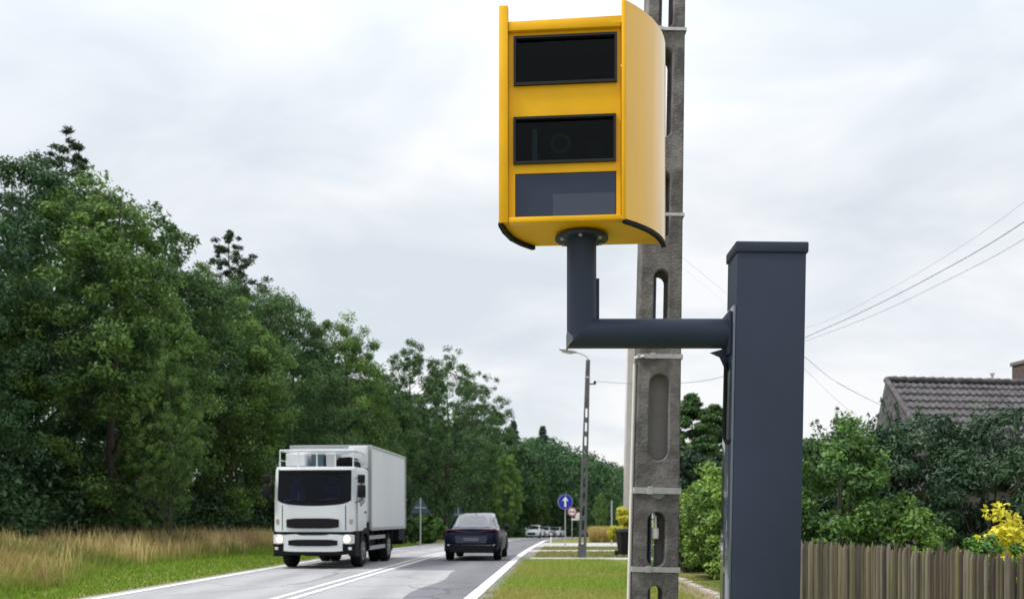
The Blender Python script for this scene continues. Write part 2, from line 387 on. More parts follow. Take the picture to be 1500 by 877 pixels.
def crown_broad(seed, H=15, rx=4.2, low=.10, n=150, per=120, leaf=.30, rag=.3, mater=None, name='crown', barkm=None, narrow=1.0, cr=.22):
    rng = np.random.default_rng(seed)
    lob = rng.normal(size=(9, 3)); lob /= np.linalg.norm(lob, axis=1)[:, None]; la = rng.uniform(-rag, rag * 1.1, 9)
    cz = H * (low + 1) / 2; rz = H * (1 - low) / 2
    cs, rs = [], []
    for _ in range(n):
        d = rng.normal(size=3); d /= np.linalg.norm(d)
        k = 1 + sum(a * math.exp(-6 * (1 - float(d @ l))) for a, l in zip(la, lob))
        q = rng.uniform(.45, 1.0) ** .6 * k
        wz = d[2] * rz * q * .93
        tap = 1 - .35 * max(0, wz / rz) ** 2 * narrow
        cs.append(np.array([d[0] * rx * q * tap, d[1] * rx * q * tap, max(cz + wz, .6)])); rs.append(rng.uniform(.5, 1.1) * rx * cr)
    top = max(c[2] for c in cs)
    a = leaves(rng, cs, rs, per, leaf)
    cm = quads_mesh(name, *a, mater or LEAF)
    mb = MB(); limbs(mb, (0, 0, -.3), (rng.normal() * .3, rng.normal() * .3, H * .9), H * .013, cs, rng)
    return cm, mb.mesh('trunk', barkm or M['bark'], 60), top
def crown_pine(seed, H=18, first=.35, spread=3.0, per=60):
    rng = np.random.default_rng(seed); cs, rs = [], []
    nl = 24
    for i in range(nl):
        t = i / (nl - 1); z = H * (first + (1 - first) * t)
        r = spread * (1 - t) ** .62 * min(1, .5 + t) + .16
        m = 5 if t < .85 else 4; ph = rng.uniform(0, 6.3)
        for k in range(m):
            if rng.random() < .22: continue
            an = ph + k * 2 * math.pi / m + rng.normal() * .3; lr = r * rng.uniform(.5, 1.25)
            for q in ((.35, .62, .85, 1.0) if lr > 1.1 else (.55, 1.0)):
                rr = lr * q
                cs.append(np.array([math.cos(an) * rr, math.sin(an) * rr, z + rr * .22 + rng.normal() * .12])); rs.append(rng.uniform(.2, .42) * (1 if t < .8 else .7))
    cs.append(np.array([0, 0, H * .985])); rs.append(.22)
    a = leaves(rng, cs, rs, per, .26, flat=.6, aspect=.26, updir=.2)
    cm = quads_mesh('crown', *a, LEAF_PINE)
    mb = MB(); limbs(mb, (0, 0, -.3), (rng.normal() * .15, rng.normal() * .15, H * .99), .2, cs, rng, nmax=110, spread=.15)
    return cm, mb.mesh('trunk', M['pinebark'], 60), H
def crown_cone(seed, H=15, rb=2.4, per=45, n=210, leaf=.26, mater=None, pw=.85, low=.03, fat=1.):
    rng = np.random.default_rng(seed); cs, rs = [], []
    for i in range(n):
        t = rng.random() ** 1.25; z = H * (low + (1 - low) * t)
        r = rb * (1 - t) ** pw * rng.uniform(.55, 1.1) + .04; an = rng.uniform(0, 6.3)
        cs.append(np.array([math.cos(an) * r, math.sin(an) * r, z - r * .18])); rs.append(rng.uniform(.16, .26) * rb * (1 - .6 * t) * fat)
    cs.append(np.array([0, 0, H])); rs.append(.12 * rb)
    a = leaves(rng, cs, rs, per, leaf, flat=.55, aspect=.32, updir=.25)
    cm = quads_mesh('crown', *a, mater or LEAF_PINE)
    mb = MB(); limbs(mb, (0, 0, -.2), (0, 0, H * .97), H * .011, cs, rng, nmax=40, spread=-.1)
    return cm, mb.mesh('trunk', M['bark'], 60), H

KIT = {
    'oak': [crown_broad(11, leaf=.17, per=240, low=.02, n=270, cr=.185), crown_broad(12, rx=4.6, leaf=.17, rag=.45, per=240, low=.02, n=270, cr=.18), crown_broad(13, rx=3.9, leaf=.165, rag=.4, per=240, low=.02, n=260, cr=.185)],
    'birch': [crown_broad(21, rx=3.4, n=360, per=90, leaf=.18, cr=.16, rag=.6, low=.14, narrow=1.6), crown_broad(22, rx=3.7, n=360, per=90, leaf=.18, cr=.155, rag=.65, low=.12, narrow=1.5)],
    'pine': [crown_pine(31, per=62, spread=3.3), crown_pine(32, first=.28, spread=3.7, per=62)],
    'spruce': [crown_cone(41, n=420, per=70, rb=2.9), crown_cone(42, rb=3.3, n=460, per=70)],
}
BASEH = {'oak': 15, 'birch': 15, 'pine': 18, 'spruce': 15}
def tree(name, kind, var, px, py, Y, wide, tint, label, group, rz=None, x=None):
    cm, tm, top = KIT[kind][var]
    xx = X(px, Y) if x is None else x
    gz = float(gx(xx, Y)); H = Z(py, Y) - gz; s = H / top
    t = thing(name, label, 'tree', (xx, Y, gz), (0, 0, random.uniform(0, 6.3) if rz is None else rz), group)
    t.scale = (s * wide, s * wide, s)
    c = link('crown', cm, t); c.color = (*tint, 1)
    link('trunk', tm, t)
    return t
GL = 'trees along the left edge of the forest'; GR = 'far trees where the road bends'
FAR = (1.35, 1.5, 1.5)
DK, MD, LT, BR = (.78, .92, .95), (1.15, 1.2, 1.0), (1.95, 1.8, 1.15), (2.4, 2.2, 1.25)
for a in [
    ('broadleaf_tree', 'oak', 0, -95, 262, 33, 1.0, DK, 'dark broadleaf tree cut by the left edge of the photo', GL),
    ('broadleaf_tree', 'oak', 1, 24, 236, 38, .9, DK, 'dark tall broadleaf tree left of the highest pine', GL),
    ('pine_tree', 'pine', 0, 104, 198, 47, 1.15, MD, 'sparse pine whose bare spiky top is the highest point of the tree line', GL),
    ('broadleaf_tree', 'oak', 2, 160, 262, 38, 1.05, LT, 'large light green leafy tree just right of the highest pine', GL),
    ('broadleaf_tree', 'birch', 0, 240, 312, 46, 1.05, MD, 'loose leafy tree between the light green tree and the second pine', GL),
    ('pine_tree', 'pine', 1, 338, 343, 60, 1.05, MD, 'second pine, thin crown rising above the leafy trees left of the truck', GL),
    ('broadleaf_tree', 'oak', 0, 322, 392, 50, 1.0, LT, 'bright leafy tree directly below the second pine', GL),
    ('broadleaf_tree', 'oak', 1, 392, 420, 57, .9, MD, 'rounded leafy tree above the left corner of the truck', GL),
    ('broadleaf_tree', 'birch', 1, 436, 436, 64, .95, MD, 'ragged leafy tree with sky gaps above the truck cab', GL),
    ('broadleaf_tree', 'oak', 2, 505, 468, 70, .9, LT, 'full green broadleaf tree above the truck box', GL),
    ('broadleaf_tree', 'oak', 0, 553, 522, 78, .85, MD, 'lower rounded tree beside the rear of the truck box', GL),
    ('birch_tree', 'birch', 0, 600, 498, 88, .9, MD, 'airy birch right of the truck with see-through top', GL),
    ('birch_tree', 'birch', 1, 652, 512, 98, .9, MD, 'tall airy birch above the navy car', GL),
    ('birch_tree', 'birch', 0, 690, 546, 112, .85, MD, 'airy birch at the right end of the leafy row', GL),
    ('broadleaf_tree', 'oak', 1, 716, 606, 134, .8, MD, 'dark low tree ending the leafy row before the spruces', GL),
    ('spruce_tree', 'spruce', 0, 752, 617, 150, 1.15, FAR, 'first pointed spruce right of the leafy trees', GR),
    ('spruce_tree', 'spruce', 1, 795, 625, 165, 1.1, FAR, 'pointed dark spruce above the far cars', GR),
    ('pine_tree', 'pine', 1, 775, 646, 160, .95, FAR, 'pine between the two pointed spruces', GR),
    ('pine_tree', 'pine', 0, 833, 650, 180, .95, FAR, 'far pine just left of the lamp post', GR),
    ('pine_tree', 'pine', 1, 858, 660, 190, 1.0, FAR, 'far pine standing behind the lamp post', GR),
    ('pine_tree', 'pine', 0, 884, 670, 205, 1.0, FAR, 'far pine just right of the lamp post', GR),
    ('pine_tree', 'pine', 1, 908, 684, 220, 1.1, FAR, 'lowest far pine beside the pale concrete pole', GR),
    ('broadleaf_tree', 'oak', 2, 739, 662, 120, .8, BR, 'bright green bushy tree behind the navy car at the road bend', GR),
    ('broadleaf_tree', 'oak', 0, 786, 688, 143, .75, LT, 'smaller green tree behind the blue sign and far cars', GR),
    ('broadleaf_tree', 'oak', 1, 880, 722, 130, .5, LT, 'small round green tree right of the lamp post foot', GR),
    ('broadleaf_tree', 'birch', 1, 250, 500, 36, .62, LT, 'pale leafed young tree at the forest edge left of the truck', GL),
]: tree(*a)

# the wood behind the front row: one mass nobody could count
def wood_mass():
    rng = np.random.default_rng(5); cs, rs = [], []
    spots = []
    for Y in np.concatenate([np.arange(40, 140, 3.2), np.arange(140, 330, 2.0)]):
        xl = float(road_r(min(Y, 150))) - LW
        for k in range(6):
            x = (xl - 13 + max(0, (Y - 60)) * .11) - k * 6.5 + rng.normal() * 1.5
            if Y > 140: x = X(rng.uniform(560, 930), Y)
            # keep under the line of the tree tops
            px = CX + F * x / Y
            top = np.interp(px, [-200, 0, 100, 200, 330, 430, 500, 600, 690, 720, 760, 800, 850, 920], [225, 245, 250, 315, 400, 460, 500, 545, 580, 622, 634, 638, 660, 686])
            H = float(np.clip(Z(top + (rng.uniform(4, 60) if px < 740 else rng.uniform(-8, 12)), Y) - g(Y), 4, 20))
            if px < -220: continue
            spots.append((x, Y, H))
    for x, Y, H in spots:
        n = 20; r0 = rng.uniform(2.2, 3.2)
        for _ in range(n):
            d = rng.normal(size=3); d /= np.linalg.norm(d)
            cs.append(np.array([x + d[0] * r0, Y + d[1] * r0, float(g(Y)) + max(.7, H * .47 + d[2] * H * .47)])); rs.append(rng.uniform(.9, 1.5))
    a = leaves(rng, cs, rs, 46, .52)
    o = link('woodland', quads_mesh('woodland', *a, LEAF)); o.color = (.95, 1.1, 1.08, 1)
    props(o, 'dense dark green wood filling the space behind the front trees', 'wood', None, 'stuff')
wood_mass()
def undergrowth():
    rng = np.random.default_rng(8); cs, rs = [], []
    for Y in np.arange(30, 125, .8):
        xl = float(road_r(Y)) - LW
        off = np.interp(Y, [30, 60, 90, 125], [9.5, 7.5, 4.5, 3.5])
        for k in range(7):
            x = xl - off - abs(rng.normal()) * 4.0 - .3; h = rng.uniform(.8, 2.4) * (1 + .22 * k)
            cs.append(np.array([x, Y + rng.normal() * .3, float(gx(x, Y)) + h * .55])); rs.append(h * .55)
    for Y in np.arange(30, 130, 1.3):
        xl = float(road_r(Y)) - LW
        for k in range(5):
            x = xl - 13 - k * 4 - rng.random() * 4; h = rng.uniform(3, 5.5)
            cs.append(np.array([x, Y + rng.normal(), float(gx(x, Y)) + h * .5])); rs.append(h * .55)
    a = leaves(rng, cs, rs, 150, .24, flat=1.0)
    o = link('undergrowth', quads_mesh('undergrowth', *a, LEAF)); o.color = (.7, .8, .8, 1)
    props(o, 'dark brambles and saplings along the foot of the forest', 'undergrowth', None, 'stuff')
undergrowth()

def shrub(name, label, x, Y, rx, ry, H, tint, seed, n=60, per=120, leaf=.09, material=None, cat='shrub', group=None, low=.02, asp=.55, rag=.35, z0=None, spikes=0, boxy=0.):
    rng = np.random.default_rng(seed); cs, rs = [], []
    lob = rng.normal(size=(8, 3)); lob /= np.linalg.norm(lob, axis=1)[:, None]; la = rng.uniform(-rag, rag, 8)
    for _ in range(n):
        d = rng.normal(size=3); d /= np.linalg.norm(d); d0 = d; d = d / np.abs(d).max() ** boxy; k = 1 + sum(a * math.exp(-5 * (1 - float(d0 @ l))) for a, l in zip(la, lob))
        q = rng.uniform(.5, 1) ** .6 * k * .9
        cs.append(np.array([d[0] * rx * q, d[1] * ry * q, max(.1, H * (.5 + low / 2) + d[2] * H * .46 * q)])); rs.append(rng.uniform(.55, 1) * min(rx, ry, H / 2) * .3)
    for _ in range(spikes):
        an = rng.uniform(0, 6.3); rr = rng.random() ** .5 * .85
        for j in range(4):
            cs.append(np.array([math.cos(an) * rx * rr * (1 + .1 * j), math.sin(an) * ry * rr, H * (.5 + .40 * math.sqrt(max(0, 1 - rr * rr))) + j * .11])); rs.append(.10 - .02 * j)
    a = list(leaves(rng, cs[:n], rs[:n], per, leaf, aspect=asp))
    if spikes:
        b_ = list(leaves(rng, cs[n:], rs[n:], 12, leaf, aspect=.3, flat=1.4, updir=0)); a = [np.concatenate(q) for q in zip(a, b_)]
    gz = float(gx(x, Y)) if z0 is None else z0
    t = thing(name, label, cat, (x, Y, gz), (0, 0, 0), group)
    c = link('foliage', quads_mesh('foliage', *a, material or LEAF), t); c.color = (*tint, 1)
    mb = MB()
    for i in rng.permutation(n)[:14]:
        c_ = Vector(cs[i]); mb.tube([(rng.normal() * .08, rng.normal() * .08, -.05), c_ * .5 + Vector((0, 0, c_.z * .1)), c_], [.03, .022, .008], 5)
    mb.build('stem', M['bark'], t, smooth=60)
    return t
GH = 'hedge shrubs between the pole and the cabinet'
shrub('hedge_shrub', 'green hedge shrub closest to the blue grey cabinet, lowest of the hedge row', 4.72, 18.4, .9, 1.5, 2.45, (2.5, 2.2, 1.1), 1, n=120, per=150, leaf=.105, group=GH, boxy=.7, rag=.2)
shrub('hedge_shrub', 'tall middle hedge shrub with bright leaves right of the concrete pole', 4.95, 20.8, 1.0, 1.5, 2.85, (2.5, 2.2, 1.1), 2, n=120, per=150, leaf=.105, group=GH, boxy=.7, rag=.2)
shrub('hedge_shrub', 'hedge shrub at the far end, touching the edge of the concrete pole', 4.98, 23.4, 1.0, 1.4, 2.6, (2.2, 2.0, 1.0), 3, n=120, per=150, leaf=.105, group=GH, boxy=.7, rag=.2)
shrub('leafy_shrub', 'broad mid green leafy shrub behind the fence right beside the cabinet', 4.95, 14.6, .95, 1.1, 2.95, (1.5, 1.55, 1.0), 4, n=110, per=150, leaf=.095, spikes=4)
shrub('leafy_shrub', 'lighter green rounded shrub behind the fence in front of the dark evergreens', 5.75, 14.2, .75, .8, 1.95, (2.0, 1.9, 1.0), 5, n=80, per=140, leaf=.085)
GE = 'dark evergreen shrubs in front of the house'
for i, (px, Y, rx, H, lab, sp) in enumerate([
    (1180, 22.5, 1.3, 3.3, 'dark evergreen shrub half hidden by the right side of the cabinet', 6),
    (1225, 19.5, 1.45, 3.75, 'dark evergreen shrub with upright twigs at the left of the evergreen row', 14),
    (1335, 18.8, 1.6, 3.9, 'dark evergreen shrub in the middle below the left end of the tiled roof', 10),
    (1445, 18.4, 1.65, 3.55, 'dark grey green evergreen shrub at the right end below the chimney', 8),
    (1560, 18.2, 1.4, 3.0, 'dark evergreen shrub cut by the right edge of the photo', 8)]):
    shrub('evergreen_shrub', lab, X(px, Y), Y, rx, 1.4, H, (1.05, 1.2, 1.1), 50 + i, n=130, per=230, leaf=.115, material=LEAF_PINE, group=GE, asp=.35, spikes=sp, low=.0)
shrub('yellow_shrub', 'bright yellow leaved shrub above the fence at the right edge', 5.45, 10.1, .62, .6, 1.72, (1, 1, 1), 70, n=60, per=120, leaf=.065, material=LEAF_YEL)
shrub('low_shrub', 'fresh green low shrub peeking over the fence beside the yellow shrub', 4.78, 9.6, .42, .5, 1.43, (1.7, 1.9, .95), 71, n=50, per=120, leaf=.055)
shrub('low_shrub', 'small yellow green shrub barely showing above the fence pickets', 4.75, 11.2, .38, .4, 1.30, (2.4, 2.2, .8), 72, n=40, per=110, leaf=.05)
shrub('yellow_shrub', 'yellow leaved bush behind the wheelie bin left of the concrete pole', 4.86, 40, .85, .8, 2.2, (.8, .85, 1), 73, n=80, per=110, leaf=.11, material=LEAF_YEL)
shrub('roadside_shrub', 'bright green roadside bush between the truck and the navy car', X(625, 66), 66, 1.35, 1.2, 2.3, (1.5, 1.6, .9), 74, n=70, per=110, leaf=.2)
shrub('roadside_shrub', 'dark green bush partly hidden behind the truck box', X(594, 64), 64, 1.1, 1.1, 1.9, (1.0, 1.2, .9), 75, n=60, per=110, leaf=.2)
shrub('tall_dark_shrub', 'tall dark evergreen shrub at the edge of the concrete pole, behind the hedge', 4.72, 26.0, .95, .9, 3.7, (.8, .95, .9), 61, n=110, per=180, leaf=.12, material=LEAF_PINE, boxy=.5, asp=.35)
GT = 'columnar conifers behind the hedge'
th = crown_cone(80, H=5, rb=.85, per=150, n=330, leaf=.12, mater=LEAF, pw=.5, fat=1.7)
for x, Y, H, wd, lab in ((5.2, 27.5, 5.0, 1.25, 'taller columnar conifer right of the concrete pole'), (5.95, 28, 4.75, 1.1, 'columnar conifer next to the blue grey cabinet')):
    t = thing('columnar_conifer', lab, 'tree', (x, Y, 0), (0, 0, x), GT); t.scale = (wd, wd, H / 5.0)
    c = link('crown', th[0], t); c.color = (1.35, 1.4, 1.15, 1); link('trunk', th[1], t)

# ------------------------------------------------------------------ grass
def mat_grass():
    m = bpy.data.materials.new('grass_blades'); m.use_nodes = True; t = m.node_tree; b = t.nodes['Principled BSDF']
    a = t.nodes.new('ShaderNodeAttribute'); a.attribute_name = 'col'
    t.links.new(a.outputs['Color'], b.inputs['Base Color']); b.inputs['Roughness'].default_value = .7; b.inputs['Specular IOR Level'].default_value = .2
    tr = t.nodes.new('ShaderNodeBsdfTranslucent'); t.links.new(a.outputs['Color'], tr.inputs[0])
    ms = t.nodes.new('ShaderNodeMixShader'); ms.inputs[0].default_value = .35; o = t.nodes['Material Output']
    t.links.new(b.outputs[0], ms.inputs[1]); t.links.new(tr.outputs[0], ms.inputs[2]); t.links.new(ms.outputs[0], o.inputs[0])
    return m
GRASS_M = mat_grass()
def blades(name, label, xs, Ys, h, wd, cb, ct, seed, zoff=0., lean=.35):
    """bent blades; cb, ct = colour at the root and at the seed head, per blade"""
    rng = np.random.default_rng(seed); n = len(xs)
    z = gx(xs, Ys) + zoff
    an = rng.uniform(0, 2 * math.pi, n); dx, dy = np.cos(an), np.sin(an); le = lean * h * rng.uniform(.2, 1, n); a2 = rng.uniform(0, 2 * math.pi, n)
    lx, ly = np.cos(a2) * le, np.sin(a2) * le
    V = np.empty((n, 5, 3), np.float32)
    for i, (t, wf) in enumerate(((0, 1), (0, -1), (.55, -.8), (.55, .8), (1, 0))):
        V[:, i, 0] = xs + dx * wd * wf * .5 + lx * t ** 2; V[:, i, 1] = Ys + dy * wd * wf * .5 + ly * t ** 2; V[:, i, 2] = z + h * t
    me = bpy.data.meshes.new(name); me.vertices.add(n * 5); me.vertices.foreach_set('co', V.ravel())
    base = np.arange(n, dtype=np.int32)[:, None] * 5
    li = np.concatenate([base + np.array([0, 1, 2, 3]), base + np.array([3, 2, 4])], 1).ravel().astype(np.int32)
    me.loops.add(n * 7); me.loops.foreach_set('vertex_index', li)
    st = (np.arange(n, dtype=np.int32)[:, None] * 7 + np.array([0, 4])).ravel().astype(np.int32)
    me.polygons.add(n * 2); me.polygons.foreach_set('loop_start', st)
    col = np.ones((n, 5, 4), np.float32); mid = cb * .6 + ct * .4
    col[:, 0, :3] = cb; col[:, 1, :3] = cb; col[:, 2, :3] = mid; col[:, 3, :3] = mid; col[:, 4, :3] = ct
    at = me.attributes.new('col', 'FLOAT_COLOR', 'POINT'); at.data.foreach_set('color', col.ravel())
    me.materials.append(GRASS_M); me.update(calc_edges=True)
    return props(link(name, me), label, 'grass', None, 'stuff')
def smooth_noise(x, y, seed, s):
    r = np.random.default_rng(seed); v = 0
    for _ in range(5):
        a, b, c = r.normal(size=2) / s, r.uniform(0, 6.3), 1
        v = v + np.sin(a[0] * x + a[1] * y + b)
    return v / 5 * 1.6
def tall_grass():
    rng = np.random.default_rng(3)
    def lay(n, seed):
        Y = 15 + 47 * rng.random(n) ** 1.35
        e = road_r(Y) - LW - .38
        wmax = np.interp(Y, [15, 30, 60], [9.5, 10.5, 8.0]); d = wmax * rng.random(n) ** .9
        return e - d, Y, d
    tallf = lambda x, Y, d: np.clip((d - np.interp(Y, [16, 22, 30], [1.2, 2.0, 3.0]) - .8 * smooth_noise(x, Y, 1, 2.2)) / 1.5, 0, 1)
    # leafy undergrowth of the verge
    n = 80000; x, Y, d = lay(n, 1); tall = tallf(x, Y, d)
    h = (.09 + .55 * tall * (1 + .35 * smooth_noise(x, Y, 12, .7))) * rng.uniform(.5, 1.25, n)
    dr = np.clip(.42 + 1.3 * smooth_noise(x, Y, 2, 1.5) + rng.normal(size=n) * .15, 0, 1)[:, None]
    green = np.array([.20, .32, .035]) * rng.uniform(.7, 1.3, n)[:, None]; olive = np.array([.20, .20, .06]); straw = np.array([.46, .36, .14])
    ct = green * (1 - tall[:, None]) + (olive * (1 - dr) + straw * dr) * tall[:, None]
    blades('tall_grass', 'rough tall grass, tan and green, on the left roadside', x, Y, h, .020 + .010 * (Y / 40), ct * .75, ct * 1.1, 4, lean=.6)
    # seed-head stalks standing in clumps above it
    nc = 2000; cx_, cY, cd = lay(nc, 2); ct_ = tallf(cx_, cY, cd); k = rng.random(nc) < ct_ * np.clip(.55 + .8 * smooth_noise(cx_, cY, 31, 1.6), .05, 1)
    cx_, cY = cx_[k], cY[k]; per = 16; n = len(cx_) * per
    x = np.repeat(cx_, per) + rng.normal(size=n) * .16; Y = np.repeat(cY, per) + rng.normal(size=n) * .16
    hh = np.repeat(rng.uniform(.55, 1.12, len(cx_)), per) * rng.uniform(.7, 1.12, n)
    kind = np.repeat(np.clip(.5 + .9 * smooth_noise(cx_, cY, 21, 1.8) + rng.normal(size=len(cx_)) * .2, 0, 1), per)[:, None]
    tan = np.array([.84, .68, .32]); red = np.array([.50, .34, .18])
    c = (tan * kind + red * (1 - kind)) * rng.uniform(.75, 1.2, n)[:, None]
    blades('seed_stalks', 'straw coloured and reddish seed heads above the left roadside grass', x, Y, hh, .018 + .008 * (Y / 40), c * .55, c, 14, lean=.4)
tall_grass()
def short_grass():
    rng = np.random.default_rng(6); n = 95000
    Y = 13 + 20.6 * rng.random(n) ** 1.2
    lo = road_r(Y) + .38 + .08 * smooth_noise(Y, Y, 5, .5) - .25 * rng.random(n) ** 4 ; x = lo + (4.4 - lo) * rng.random(n)
    nz = smooth_noise(x, Y, 9, 2.2)
    dry = np.clip(.35 + .6 * nz + rng.normal(size=n) * .2, 0, 1)[:, None]
    bare = np.clip((x - 3.0) / .5, 0, 1); keep = rng.random(n) > bare * .85
    c = np.array([.27, .38, .06]) * (1 - dry) + np.array([.40, .36, .12]) * dry
    h = rng.uniform(.03, .085, n)
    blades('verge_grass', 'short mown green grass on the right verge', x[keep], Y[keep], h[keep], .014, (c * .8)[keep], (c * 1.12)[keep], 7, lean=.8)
    n = 16000; Y = 35.6 + 17 * rng.random(n); lo = road_r(Y) + .6; x = lo + (8 - lo) * rng.random(n)
    k = ~((Y > 42.4) & (Y < 45.6)); x, Y = x[k], Y[k]; n = len(x)
    c = np.array([.24, .25, .09]) * rng.uniform(.8, 1.3, n)[:, None]
    blades('dry_verge_grass', 'thin dry grass between the pale paths by the lamp post', x, Y, rng.uniform(.03, .1, n), .03, c, c * 1.2, 8, zoff=.0)
    n = 16000; Y = 72 + 24 * rng.random(n); x = X(864, Y) + 3.2 * rng.random(n)
    c = np.array([.55, .42, .16]) * rng.uniform(.7, 1.2, n)[:, None]
    blades('dry_grass_bank', 'tall dry yellow grass on the bank right of the lamp post', x, Y, rng.uniform(.6, 1.35, n), .06, c * .7, c, 10)
short_grass()

# ------------------------------------------------------------------ house
def house():
    yaw = R(8); R0 = P(1298, 557, 28)
    t = thing('house', 'house with dark brown tiled roof behind the evergreen shrubs', 'house', (R0.x, R0.y, 0), (0, 0, yaw))
    Lr, hw, zr, ze, hb = 11.0, 4.3, R0.z, 2.2, .35
    inset = .55
    # tiled slopes: courses step down, tiles are waves across
    def slope(sgn):
        mb = MB(); rows, cols = 14, 80
        vs = []
        for i in range(rows):
            for q in (0., 1.):
                t0 = (i + q) / rows
                line_ = []
                for j in range(cols * 5 + 1):
                    u = j / (cols * 5)
                    xl = -inset * t0; x_ = xl + (Lr - xl) * u
                    wave = -.045 * abs(math.sin(math.pi * (x_ / .205)))
                    z_ = zr + (ze - zr) * t0 + (.075 if q == 1. else .0) + wave
                    line_.append(mb.bm.verts.new((x_, -hw * t0 if sgn < 0 else hb * t0, z_)))
                vs.append(line_)
        for a_, b_ in zip(vs[:-1], vs[1:]):
            for j in range(len(a_) - 1): mb.bm.faces.new((a_[j], a_[j+1], b_[j+1], b_[j]))
        return mb
    rf = slope(-1).build('roof', M['tile'], t)
    b = slope(1).build('roof', M['tile'], t)
    mb = MB(); mb.prism([(0, 0, zr), (-inset, -hw, ze), (-inset, hb, ze)], (0, 0, .06)); mb.build('hip_slope', M['tile'], t)
    mb = MB()
    for i in range(36): mb.tube([(i * .3, 0, zr + .03), (i * .3 + .31, 0, zr + .045)], [.085, .10], 10)
    mb.build('ridge_tiles', M['tile'], rf, smooth=50)
    mb = MB(); mb.tube([(0, 0, zr + .02), (-inset, -hw, ze + .05)], .085, 8); mb.build('hip_tiles', M['tile'], rf, smooth=50)
    mb = MB(); mb.box(-inset + .3, Lr, -hw + .4, hb - .1, -.2, ze + .15); mb.build('wall', M['plaster'], t)
    # projecting wing at the right with its own gable
    mb = MB(); gxw = 5.4
    mb.prism([(2.55, -5.2, -.2), (2.55, -5.2, 2.5), (gxw, -5.2, 5.6), (8.3, -5.2, 2.5), (8.3, -5.2, -.2)], (0, 4.8, 0)); mb.build('wing_wall', M['plaster'], t)
    mb = MB(); mb.prism([(2.2, -5.45, 2.35), (gxw, -5.45, 5.83), (gxw, -5.45, 5.98), (2.08, -5.45, 2.42)], (0, 5.2, 0)); mb.build('wing_roof', M['plaster'], t)
    c = P(1494, 528, 29.4); ci = Matrix.Rotation(-yaw, 4, 'Z') @ Vector((c.x - R0.x + .33, c.y - R0.y + .1, 0))
    mb = MB(); mb.box(ci.x - .33, ci.x + .33, ci.y - .33, ci.y + .33, zr - 1, c.z - .12); ch = mb.build('chimney', M['brick'], rf)
    mb = MB(); mb.box(ci.x - .38, ci.x + .38, ci.y - .38, ci.y + .38, c.z - .12, c.z, .02); mb.build('chimney_cap', M['concrete_d'], ch)
    mb = MB(); mb.tube([(3.45, .1, zr - .1), (3.45, .1, zr + .28)], .035, 8); mb.tube([(3.45, .1, zr + .26), (3.45, .1, zr + .3)], .07, 8); mb.build('vent_pipe', M['galv'], rf)
house()

# ------------------------------------------------------------------ picket fence
def fence():
    a, b = Vector((3.80, 13.0, 0)), Vector((4.09, 7.3, 0))
    t = thing('picket_fence', 'weathered brown picket fence of close round stakes beside the cabinet', 'fence', a, (0, 0, math.atan2(b.y - a.y, b.x - a.x)))
    Lf = (b - a).length; n = 98; rng = random.Random(4)
    mats = [mat('picket_wood_' + k, c1, .85, col2=c2, vscale=9, stretch=(1, 1, .12), bump=.5, bscale=30) for k, c1, c2 in
            (('brown', (.042, .034, .022), (.10, .08, .05)), ('grey', (.065, .057, .042), (.15, .128, .09)), ('dark', (.018, .014, .010), (.055, .043, .03)), ('mossy', (.075, .07, .03), (.16, .145, .075)), ('pale', (.09, .08, .06), (.175, .155, .115)))]
    for i in range(n):
        x = (i + .5) * Lf / n; r = rng.uniform(.017, .0255); h = 1.2 + rng.uniform(-.05, .045)
        mb = MB(); ln = rng.uniform(-.012, .012); sec = 9
        mb.tube([(x, 0, .04), (x + ln * .5, 0, .6), (x + ln, 0, h - .07), (x + ln, 0, h - .02), (x + ln, 0, h)], [r, r * .98, r * .95, r * .5, r * .1], sec)
        mb.build('picket', mats[rng.choice((0, 0, 0, 1, 2, 2, 3, 3, 4))], t, smooth=50)
    for z in (.35, .92):
        MB().box(0, Lf, .06, .10, z - .04, z + .04).build('rail', mats[2], t)
    for k in range(5):
        MB().box(k * Lf / 4 - .05, k * Lf / 4 + .05, .105, .205, -.1, 1.1, .01).build('post', mats[2], t)
fence()
def edging():
    t = thing('stone_edging', 'pale stone edging along the foot of the hedge', 'edging', (3.75, 16, 0), (0, 0, 0))
    rng = random.Random(9); mb = MB()
    for i in range(34):
        y = i * .26; x = .0 + y * .03
        mb.box(x - .06, x + .06, y + .01, y + .245, -.03, .09 + rng.uniform(-.02, .03), .025, Matrix.Rotation(rng.uniform(-.1, .1), 4, 'Z'))
    o = mb.build('stone', M['stone'], t)
    o.name = 'stone_row'
edging()

